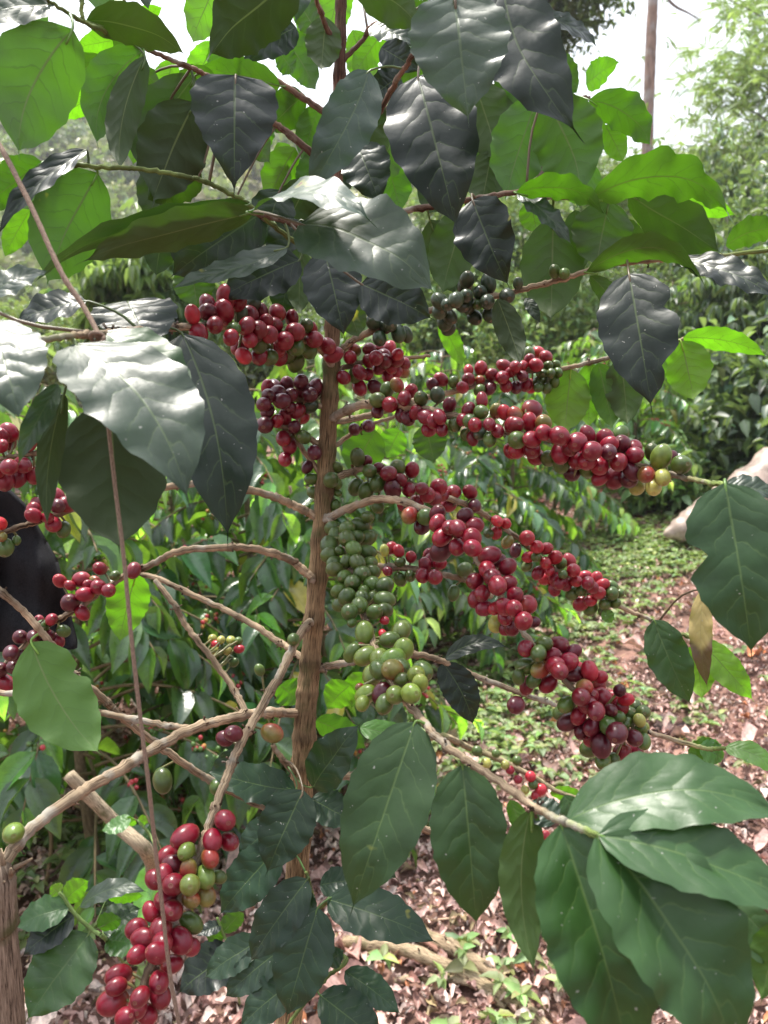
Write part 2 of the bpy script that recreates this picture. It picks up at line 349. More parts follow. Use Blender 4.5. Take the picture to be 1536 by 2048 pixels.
# generic scatter: copy a template (verts, faces, uv) with many frames into an Acc
def scatter(acc, tpl, O, A, Nn, Ls, Ws, C):
    "template x along A (length Ls), y across (Ws), z along normal"
    tv, tf, tuv = tpl
    A = A / (np.linalg.norm(A, axis=1)[:, None] + 1e-9); S = np.cross(Nn, A); S /= np.linalg.norm(S, axis=1)[:, None] + 1e-9
    Nn = np.cross(A, S)
    V = O[:, None, :] + tv[None, :, 0:1] * (A * Ls[:, None])[:, None, :] + tv[None, :, 1:2] * (S * Ws[:, None])[:, None, :] + tv[None, :, 2:3] * (Nn * Ls[:, None])[:, None, :]
    n, k = len(O), len(tv)
    F = (tf[None] + (np.arange(n) * k)[:, None, None]).reshape(-1, 4)
    acc.add(V.reshape(-1, 3), F, np.tile(tuv, (n, 1)), np.repeat(C, k, 0))
def leaf_tpl(nt_, vs, fold=.12, droop=.25, ripple=.0, tipw=.93):
    t = np.linspace(0, 1, nt_); v = np.array(vs, float)
    g = np.clip(t / tipw, 0, 1); f = g ** .65 * (1 - g) ** .85; f = f / f.max(); f = np.maximum(f, np.where(t > .5, .08 * (1 - t) * 2, 0)); f[0] = .03
    T, VV = np.meshgrid(t, v, indexing='ij'); Fv = f[:, None] * VV
    z = np.abs(Fv) * fold - droop * T ** 2 + ripple * np.abs(VV) * np.sin(T * 26 + (VV > 0) * 1.7)
    tv = np.stack([T, Fv * .5, z], -1).reshape(-1, 3)
    uv = np.stack([T, VV * .5 + .5], -1).reshape(-1, 2)
    return tv, grid_faces(nt_, len(v))[:, ::-1], uv
TPL_SHRUB = leaf_tpl(7, (-1, -.5, 0, .5, 1), .16, .28, .022)
TPL_LEAF = leaf_tpl(4, (-1, 0, 1), .2, .2)
TPL_TINY = leaf_tpl(3, (-1, 0, 1), .2, .1)
def jitcol(base, n, s, tr, rs, hue=.12):
    c = np.array(base)[None] * np.exp(rs.randn(n, 1) * s) * np.exp(rs.randn(n, 3) * hue)
    return np.concatenate([np.clip(c, .003, .9), np.clip(tr * np.exp(rs.randn(n, 1) * .3), 0, 2)], 1)
def unit(n, rs):
    v = rs.randn(n, 3); return v / np.linalg.norm(v, axis=1)[:, None]

# forest on the far hill: reads as one mass
rs = np.random.RandomState(8)
n = 5200
fx = rs.uniform(-75, 75, n); fy = rs.uniform(36, 100, n); keep = np.abs(fx) < fy * .75 + 6
fx, fy = fx[keep], fy[keep]; n = len(fx); cr = rs.uniform(.6, 1.7, n) * (1 + .5 * (rs.rand(n) > .85)); fz = hill_h(fx, fy) + cr * rs.uniform(.3, 1.3, n)
k = 55
d = unit(n * k, rs); d[:, 2] = np.abs(d[:, 2]) * .9 - .15
O = np.repeat(np.stack([fx, fy, fz], -1), k, 0) + d * np.repeat(cr, k)[:, None] * rs.uniform(.7, 1.05, (n * k, 1))
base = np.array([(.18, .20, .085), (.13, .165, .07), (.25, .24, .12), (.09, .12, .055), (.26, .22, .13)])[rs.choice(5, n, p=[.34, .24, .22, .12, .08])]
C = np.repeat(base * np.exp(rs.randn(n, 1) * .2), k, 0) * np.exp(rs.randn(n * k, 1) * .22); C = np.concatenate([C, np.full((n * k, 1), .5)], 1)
a = Acc(); scatter(a, TPL_TINY, O, unit(n * k, rs), d + rs.randn(n * k, 3) * .5, np.repeat(cr, k) * rs.uniform(.3, .55, n * k), np.repeat(cr, k) * .32, C)
tag(a.build('hillside_forest', M_FOL, smooth=False), 'hazy yellow green forest covering the far hillside', 'forest', kind='stuff')
# ------------------------------------------------------------------ trees behind the coffee
def make_tree(name, base, crown_c, rad, trunk_r, label, cat, n_limb=14, leaves=6000, style='broad', colr=(.05, .085, .025), tr=.5, size=.12, seed=0, group=None, trunk_col=(.14, .11, .085, 1), tiers=40, droop=.4, crown_shape=None):
    rs = np.random.RandomState(seed); base = np.asarray(base, float); cc = np.asarray(crown_c, float); rad = np.asarray(rad, float)
    t = empty(name, base, label, cat, group)
    tk = Acc()
    top = cc + np.array([0, 0, rad[2] * .5])
    ctl = [base - [0, 0, .15], base + (cc - base) * .4 + rs.randn(3) * [.12, .12, 0], cc, top]
    ln = spline(ctl, 24); tube(tk, ln, np.linspace(trunk_r * 1.15, trunk_r * .25, 24), 9, trunk_col, .04, seed)
    tips = []
    for i in range(n_limb):
        u = rs.uniform(.35, 1); p0 = ln[int(u * 22)]
        q = unit(1, rs)[0] * rad * rs.uniform(.6, .97) + cc
        mid_ = (p0 + q) / 2 + [0, 0, .18 * np.linalg.norm(q - p0)]
        l2 = spline([p0, mid_, q], 9); tube(tk, l2, np.linspace(trunk_r * .38, trunk_r * .07, 9), 5, trunk_col, .03, i)
        tips += [l2[5], l2[7], l2[8]]
    ext = cc + unit(tiers, rs) * rad * rs.uniform(.55, 1.0, (tiers, 1))
    cl = np.vstack([np.array(tips), ext]); nc = len(cl)
    w_ = rs.uniform(.4, 1.3, nc); idx = rs.choice(nc, leaves, p=w_ / w_.sum())
    cw = rs.uniform(.12, .26, nc)[:, None] * rad.mean(); shade = np.exp(rs.randn(nc) * .22)
    cr_ = Acc()
    if style == 'feather':
        nf = leaves // 14; idx = idx[:nf]
        O = cl[idx] + rs.randn(nf, 3) * cw[idx] * [1, 1, .55]
        az = rs.rand(nf) * 6.28; A = np.stack([np.cos(az), np.sin(az), rs.uniform(-.7, .15, nf)], -1); A /= np.linalg.norm(A, axis=1)[:, None]
        Up = np.tile([0, 0, 1.0], (nf, 1)) + rs.randn(nf, 3) * .35
        S = np.cross(Up, A); S /= np.linalg.norm(S, axis=1)[:, None]; Up = np.cross(A, S)
        Lf = size * rs.uniform(.7, 1.3, nf)
        for j in range(7):
            for sd in (-1, 1):
                u = (j + .6) / 7
                o2 = O + A * (Lf * u)[:, None] - Up * (Lf * .3 * u * u)[:, None]
                a2 = S * sd * .85 + A * .5 - Up * .25
                c_ = jitcol(colr, nf, .12, tr, rs); c_[:, :3] *= shade[idx][:, None]
                scatter(cr_, TPL_TINY, o2, a2, Up, Lf * .42 * (1 - .45 * u), Lf * .13, c_)
    else:
        O = cl[idx] + rs.randn(leaves, 3) * cw[idx] * [1, 1, .8]
        az = rs.rand(leaves) * 6.28; el = rs.uniform(-droop - .7, -droop + .7, leaves)
        A = np.stack([np.cos(az) * np.cos(el), np.sin(az) * np.cos(el), np.sin(el)], -1)
        Up = np.tile([0, 0, 1.0], (leaves, 1)) + rs.randn(leaves, 3) * .4
        asp = .27 if style == 'narrow' else .46
        Lf = size * rs.uniform(.6, 1.3, leaves)
        c_ = jitcol(colr, leaves, .25, tr, rs); c_[:, :3] *= shade[idx][:, None]
        if style == 'narrow':                      # drooping rosettes
            nr = leaves // 9; idx = idx[:nr]; hub = cl[idx] + rs.randn(nr, 3) * cw[idx] * [1, 1, .8]
            O = np.repeat(hub, 9, 0); n9 = len(O); az = (np.tile(np.arange(9) * .698, nr) + np.repeat(rs.rand(nr) * 6, 9)); el = np.repeat(rs.uniform(-1.2, -.3, nr), 9) + rs.randn(n9) * .25
            A = np.stack([np.cos(az) * np.cos(el), np.sin(az) * np.cos(el), np.sin(el)], -1); Up = np.tile([0, 0, 1.0], (n9, 1)) + A * .6
            Lf = size * rs.uniform(.7, 1.2, n9); c_ = jitcol(colr, n9, .18, tr, rs); c_[:, :3] *= np.repeat(shade[idx], 9)[:, None]
        scatter(cr_, TPL_LEAF, O, A, Up, Lf, Lf * asp, c_)
    tk.build('trunk', M_TREEBARK, t, base); cr_.build('crown', M_FOL, t, base)
    return t
def gbase(px, d):
    p = P(px, 808, d); return np.array([p[0], p[1], float(ground_h(p[0], p[1]))])
def tree_at(name, px, py, d, rx, rz, tr_, label, cat='tree', lean=0, **kw):
    c = P(px, py, d); b = gbase(px - lean, d); return make_tree(name, b, c, (rx, rx, rz), tr_, label, cat, **kw)
tree_at('broadleaf_tree', 292, 640, 8.0, .80, .98, .07, 'bushy tree of long narrow drooping glossy leaves below the pale hillside', style='narrow', leaves=9000, size=.19, colr=(.05, .10, .025), tr=.8, seed=1, tiers=70, droop=.7)
tree_at('feathery_tree', 1640, 150, 17, 2.9, 2.9, .10, 'tall light green feathery tree filling the upper right corner', style='feather', leaves=30000, size=.34, colr=(.10, .15, .045), tr=.7, seed=2, tiers=70, n_limb=22, trunk_col=(.10, .09, .08, 1))
tree_at('feathery_tree', 1400, 420, 18, 1.5, 1.6, .08, 'smaller olive feathery tree just right of the bare trunk', style='feather', leaves=12000, size=.32, colr=(.11, .135, .045), tr=.6, seed=3, tiers=60, n_limb=16)
tree_at('dark_tree', 1085, -10, 11, 1.05, .85, .10, 'dark leaved tree hanging into the sky behind the topmost dark leaf', leaves=8000, size=.11, colr=(.035, .055, .02), tr=.35, seed=4, tiers=40)
fg = 'forest trees behind the coffee rows'
for i, (px, py, d, rx, rz, sz, c_, lab, lv, st) in enumerate((
    (965, 560, 13, 1.3, 1.9, .13, (.055, .085, .03), 'grey green forest tree directly behind the dark green cherry cluster', 9000, 'broad'),
    (1120, 500, 16, 1.7, 2.3, .14, (.06, .095, .032), 'broad grey green forest tree behind the right hand coffee leaves', 11000, 'broad'),
    (1290, 520, 17, 1.5, 2.2, .15, (.075, .11, .03), 'forest tree with yellowish crown at the foot of the bare trunk', 10000, 'broad'),
    (1440, 470, 13, 1.3, 1.5, .15, (.05, .09, .035), 'forest tree with dark crown under the feathery foliage', 10000, 'narrow'),
    (1230, 690, 12, 1.0, 1.3, .11, (.05, .07, .028), 'shadowy undergrowth tree behind the long hanging dark leaf', 9000, 'broad'),
    (1080, 690, 11, 1.0, 1.1, .12, (.075, .12, .03), 'light green shrubby tree behind the upper fruiting twig', 8000, 'broad'),
    (900, 650, 12, 1.0, 1.2, .12, (.065, .11, .03), 'bright green tree behind the centre of the coffee trunk', 8000, 'broad'),
    (1475, 720, 8.5, .85, 1.25, .15, (.03, .055, .022), 'dark glossy leaved tree at the right edge beyond the coffee rows', 9000, 'narrow'),
    (1560, 600, 10, 1.2, 1.5, .14, (.045, .075, .03), 'dense dark tree cut by the right border', 9000, 'broad'),
    (690, 640, 14, 1.5, 1.5, .13, (.06, .095, .03), 'tree in soft shade behind the upper trunk', 8000, 'broad'),
    (1395, 850, 8.2, .75, .72, .17, (.06, .11, .045), 'low bush of broad pale leaves beyond the pale sack', 3200, 'broad'),
    (1540, 830, 6.8, .7, .8, .15, (.03, .055, .025), 'dark broad leaved bush against the right border behind the big hanging leaf', 3600, 'broad'),
    (1330, 960, 7.0, .45, .42, .12, (.08, .14, .04), 'small bright bush at the head of the weedy strip', 1800, 'broad'),
    (520, 700, 11, 1.1, 1.2, .12, (.035, .06, .025), 'dark tree behind the left red cherry cluster', 8000, 'broad'),
    (60, 700, 14, 1.2, .8, .14, (.09, .12, .035), 'pale green tree low on the left beneath the hillside', 8000, 'broad'))):
    tree_at('forest_tree', px, py, d, rx, rz, .07, lab, leaves=lv, size=sz, colr=tuple(np.array(c_) * 1.35 + .03), tr=.5, seed=20 + i, tiers=60, group=fg, style=st)  # crown colours lifted towards grey, haze painted into the foliage
# tall bare trunk
b = gbase(1285, 15.0)
t = empty('bare_tree', b, 'tall bare reddish grey tree trunk rising straight into the white sky', 'tree')
a = Acc(); ln = spline([b - [0, 0, .2], P(1290, 560, 15), P(1296, 250, 15), P(1303, 60, 15), P(1308, -60, 15), P(1312, -420, 15)], 60)
tube(a, ln, np.interp(np.linspace(0, 1, 60), [0, .5, 1], [.125, .108, .085]), 12, (.27, .19, .16, 1), .035, 3)
a.build('trunk', M_TREEBARK, t, b)
a = Acc(); tube(a, spline([P(1306, -40, 15), P(1345, 8, 15), P(1375, 25, 15), P(1397, 38, 15)], 14), np.linspace(.035, .012, 14), 6, (.2, .16, .14, 1), .05, 4)
a.build('limb', M_TREEBARK, t, P(1306, -40, 15))

# ------------------------------------------------------------------ coffee shrubs of the rows behind
def make_shrub(seed, Hh, Rr, label, nb=46, fruit=True, colr=(.022, .06, .02)):
    rs = np.random.RandomState(seed)
    root = empty('coffee_shrub', (0, 0, 0), label, 'coffee shrub', 'coffee shrubs in the rows behind')
    st = Acc(); tube(st, spline([(0, 0, -.1), (rs.randn() * .03, rs.randn() * .03, Hh * .5), (rs.randn() * .05, rs.randn() * .05, Hh)], 16), np.linspace(.022, .006, 16), 7, (.2, .16, .11, 1), .05, seed)
    O, A, U, Ls, CB = [], [], [], [], []
    fr = Acc()
    for i in range(nb):
        z = Hh * (.16 + .84 * (i + .5) / nb); az = i * 2.4 + rs.randn() * .3
        q = z / Hh; Lb = Rr * (1.05 - .75 * max(0, q - .45) / .55) * rs.uniform(.75, 1.15) * (.8 if q < .3 else 1)
        dr = np.array([math.cos(az), math.sin(az), 0]); n_ = 14
        u = np.linspace(0, 1, n_)[:, None]
        ln = np.array([0, 0, z]) + dr * Lb * u + np.array([0, 0, 1.0]) * (.35 * Lb * u - .62 * Lb * u ** 2 * rs.uniform(.6, 1.2))
        tube(st, ln, np.linspace(.006, .002, n_), 5, (.19, .15, .09, 1), .04, i)
        T = np.gradient(ln, axis=0); T /= np.linalg.norm(T, axis=1)[:, None]
        nl = max(3, int(Lb / .062))
        for j in range(nl):
            f = .3 + .7 * (j + .5) / nl; k_ = min(n_ - 1, int(f * (n_ - 1))); p = ln[k_] + (ln[min(k_ + 1, n_ - 1)] - ln[k_]) * (f * (n_ - 1) - k_)
            sd = np.cross([0, 0, 1], T[k_])
            for s in (-1, 1):
                if rs.rand() < .12: continue
                ad = sd * s * rs.uniform(.6, 1) + T[k_] * rs.uniform(.3, .8) + np.array([0, 0, rs.uniform(-1.1, -.1)])
                O.append(p); A.append(ad); U.append(np.array([0, 0, 1.0]) + dr * .5 + rs.randn(3) * .25); Ls.append(rs.uniform(.085, .175) * (1 - .25 * (j == nl - 1)))
                CB.append((f > .85) and rs.rand() < .5)
            if fruit and rs.rand() < .3 and f < .8 and q < .8:
                ripe = rs.rand()
                for q_ in range(rs.randint(5, 12)):
                    c_ = (.09, .17, .04, 1) if rs.rand() > ripe * .8 else ((.4, .04, .05, 1) if rs.rand() < .8 else (.5, .25, .06, 1))
                    sphere_into(fr, p + rs.randn(3) * .013, .0072, c_)
    O, A, U, Ls, CB = map(np.array, (O, A, U, Ls, CB)); n = len(O)
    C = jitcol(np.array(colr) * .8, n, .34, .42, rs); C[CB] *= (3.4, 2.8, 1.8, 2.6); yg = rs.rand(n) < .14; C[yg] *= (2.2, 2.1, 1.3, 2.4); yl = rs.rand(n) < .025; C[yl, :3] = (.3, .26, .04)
    cw = Acc(); scatter(cw, TPL_SHRUB, O, A, U, Ls, Ls * rs.uniform(.38, .48, n), C)
    st.build('trunk', M_TWIG, root); cw.build('crown', M_SHRUB, root)
    if fruit and fr.n: fr.build('coffee_cherries', M_CHERRY, root, kind='stuff')
    return root
_sv = None
def sphere_into(acc, c, r, colr):
    global _sv
    if _sv is None:
        th = np.linspace(0, math.pi, 6); ph = np.linspace(0, 2 * math.pi, 8, endpoint=False)
        T, Ph = np.meshgrid(th, ph, indexing='ij'); T = np.clip(T, .04, 3.10)
        _sv = np.stack([np.sin(T) * np.cos(Ph), np.sin(T) * np.sin(Ph), np.cos(T)], -1).reshape(-1, 3), grid_faces(6, 8, True)[:, ::-1]
    acc.add(np.asarray(c) + _sv[0] * r, _sv[1], None, colr)
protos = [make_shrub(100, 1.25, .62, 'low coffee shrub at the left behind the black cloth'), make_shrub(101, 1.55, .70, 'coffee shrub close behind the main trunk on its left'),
          make_shrub(102, 1.75, .75, 'tall coffee shrub filling the gap right of the main trunk', colr=(.08, .14, .055)), make_shrub(103, 1.5, .8, 'wide coffee shrub with pale shoots behind the middle fruiting branches', colr=(.08, .145, .055))]  # these two shrubs get a lighter leaf colour in place of stronger sun
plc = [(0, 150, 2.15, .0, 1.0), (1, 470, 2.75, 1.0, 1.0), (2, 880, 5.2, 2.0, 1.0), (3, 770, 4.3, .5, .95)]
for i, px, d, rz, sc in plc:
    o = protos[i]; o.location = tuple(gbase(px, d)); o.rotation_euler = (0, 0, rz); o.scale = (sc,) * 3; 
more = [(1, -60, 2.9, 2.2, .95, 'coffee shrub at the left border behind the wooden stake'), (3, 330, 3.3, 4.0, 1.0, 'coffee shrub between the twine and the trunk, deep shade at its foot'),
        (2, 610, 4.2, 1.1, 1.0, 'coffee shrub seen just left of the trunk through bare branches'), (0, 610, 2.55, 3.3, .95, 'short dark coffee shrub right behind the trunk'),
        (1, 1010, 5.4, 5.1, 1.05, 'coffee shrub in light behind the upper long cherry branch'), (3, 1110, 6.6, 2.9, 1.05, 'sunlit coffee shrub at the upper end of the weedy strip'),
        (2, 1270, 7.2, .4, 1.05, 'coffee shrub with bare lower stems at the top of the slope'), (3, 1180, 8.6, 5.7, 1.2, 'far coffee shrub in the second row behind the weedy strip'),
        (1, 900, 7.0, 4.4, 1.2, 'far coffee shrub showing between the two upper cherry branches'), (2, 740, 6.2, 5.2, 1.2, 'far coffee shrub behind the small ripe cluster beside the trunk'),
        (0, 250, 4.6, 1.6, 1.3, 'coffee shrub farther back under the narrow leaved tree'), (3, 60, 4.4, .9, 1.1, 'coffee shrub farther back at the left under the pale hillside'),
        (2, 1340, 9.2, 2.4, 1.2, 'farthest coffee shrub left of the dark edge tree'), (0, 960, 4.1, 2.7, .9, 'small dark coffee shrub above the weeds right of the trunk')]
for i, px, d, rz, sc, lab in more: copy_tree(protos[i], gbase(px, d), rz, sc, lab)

# ------------------------------------------------------------------ litter and weeds on the ground
rs = np.random.RandomState(31)
TPL_DEAD = leaf_tpl(7, (-1, -.4, .4, 1), .5, -.3, .10)
def dead(n, xr, yr, smin, smax, seed):
    rs = np.random.RandomState(seed)
    y = yr[0] + (yr[1] - yr[0]) * rs.rand(n) ** 1.35; x = rs.uniform(*xr, n); kp = np.abs(x) < y * .62 + .4; x, y = x[kp], y[kp]; n = len(x)
    O = np.stack([x, y, ground_h(x, y) + rs.uniform(.004, .03, n)], -1)
    az = rs.rand(n) * 6.28; A = np.stack([np.cos(az), np.sin(az), rs.uniform(-.2, .25, n)], -1)
    U = np.tile([0, 0, 1.0], (n, 1)) + rs.randn(n, 3) * .33
    L_ = rs.uniform(smin, smax, n)
    pal = np.array([(.55, .36, .33), (.62, .45, .415), (.38, .22, .195), (.64, .53, .49), (.19, .11, .09), (.32, .25, .14), (.46, .20, .10)])  # dead leaf browns; the palest pinks include painted sky glare
    C = pal[rs.choice(7, n, p=[.29, .24, .15, .15, .08, .06, .03])] * np.exp(rs.randn(n, 1) * .2); C = np.concatenate([C, np.ones((n, 1)) * .3], 1)
    return O, A, U, L_, L_ * rs.uniform(.32, .6, n), C
a = Acc()
for args in ((34000, (-3, 5), (1.1, 9.5), .018, .058, 1), (22000, (-1.5, 2.2), (1.0, 3.8), .010, .038, 2), (150, (-1, 2.2), (1.2, 4), .09, .14, 3)): 
    scatter(a, TPL_DEAD, *dead(*args))
tag(a.build('leaf_litter', M_DRY), 'pinkish brown dead leaf litter covering the slope', 'leaf litter', kind='stuff')
# fine crumbs of twig in the litter
a = Acc(); n = 900; rs = np.random.RandomState(77); x = rs.uniform(-1.6, 3, n); y = rs.uniform(1.1, 6, n)
for i in range(n):
    az = rs.rand() * 6.28; l = rs.uniform(.03, .14); p = np.array([x[i], y[i], float(ground_h(x[i], y[i])) + rs.uniform(.008, .03)]); q = p + np.array([math.cos(az), math.sin(az), rs.uniform(-.1, .2)]) * l
    tube(a, spline([p, (p + q) / 2 + rs.randn(3) * .006, q], 4), rs.uniform(.0012, .0035), 4, (*(np.array((.26, .18, .13)) * np.exp(rs.randn() * .4)), 1))
tag(a.build('twig_litter', M_TWIG), 'thin broken twigs strewn through the dead leaves', 'twigs', kind='stuff')
TPL_WEED = leaf_tpl(4, (-1, 0, 1), .2, .3, 0)
def weeds(n, spots, seed):
    rs = np.random.RandomState(seed); pts = []
    for (px, py, rx, ry, w_) in spots:
        c = G(px, py); m = int(n * w_)
        pts.append(np.stack([c[0] + rs.randn(m) * rx, c[1] + rs.randn(m) * ry], -1))
    p = np.concatenate(pts); p = p[(p[:, 1] > 1.1)]; n = len(p); per = 6
    hub = np.stack([p[:, 0], p[:, 1], ground_h(p[:, 0], p[:, 1]) + rs.uniform(.01, .07, n)], -1)
    O = np.repeat(hub, per, 0); N_ = len(O); az = np.tile(np.arange(per) * 1.047, n) + np.repeat(rs.rand(n) * 6, per) + rs.randn(N_) * .3
    A = np.stack([np.cos(az), np.sin(az), rs.uniform(-.2, .7, N_)], -1); U = np.tile([0, 0, 1.0], (N_, 1)) + rs.randn(N_, 3) * .3
    L_ = rs.uniform(.022, .055, N_)
    C = jitcol((.15, .195, .075), N_, .28, .6, rs); 
    return O, A, U, L_, L_ * rs.uniform(.45, .65, N_), C
a = Acc()
scatter(a, TPL_WEED, *weeds(4000, [(1230, 1110, .9, .5, .40), (1110, 1215, .35, .4, .13), (1400, 1090, .8, .35, .26), (990, 1360, .30, .4, .14), (910, 1480, .22, .3, .05), (1010, 1985, .2, .10, .008), (1250, 1400, .6, .6, .015), (200, 1720, .25, .25, .05), (330, 1640, .25, .3, .04), (1180, 1500, .5, .3, .015), (700, 1450, .3, .3, .04)], 41))
tag(a.build('weeds', M_WEED), 'bright green low weeds along the slope', 'weeds', kind='stuff')
# ------------------------------------------------------------------ the main coffee tree
tb = P(560, 2048, .80); tb[2] = float(ground_h(tb[0], tb[1]))
TREE = empty('coffee_tree', tb, 'coffee tree close to the camera, branches laden with red and green cherries', 'coffee tree')
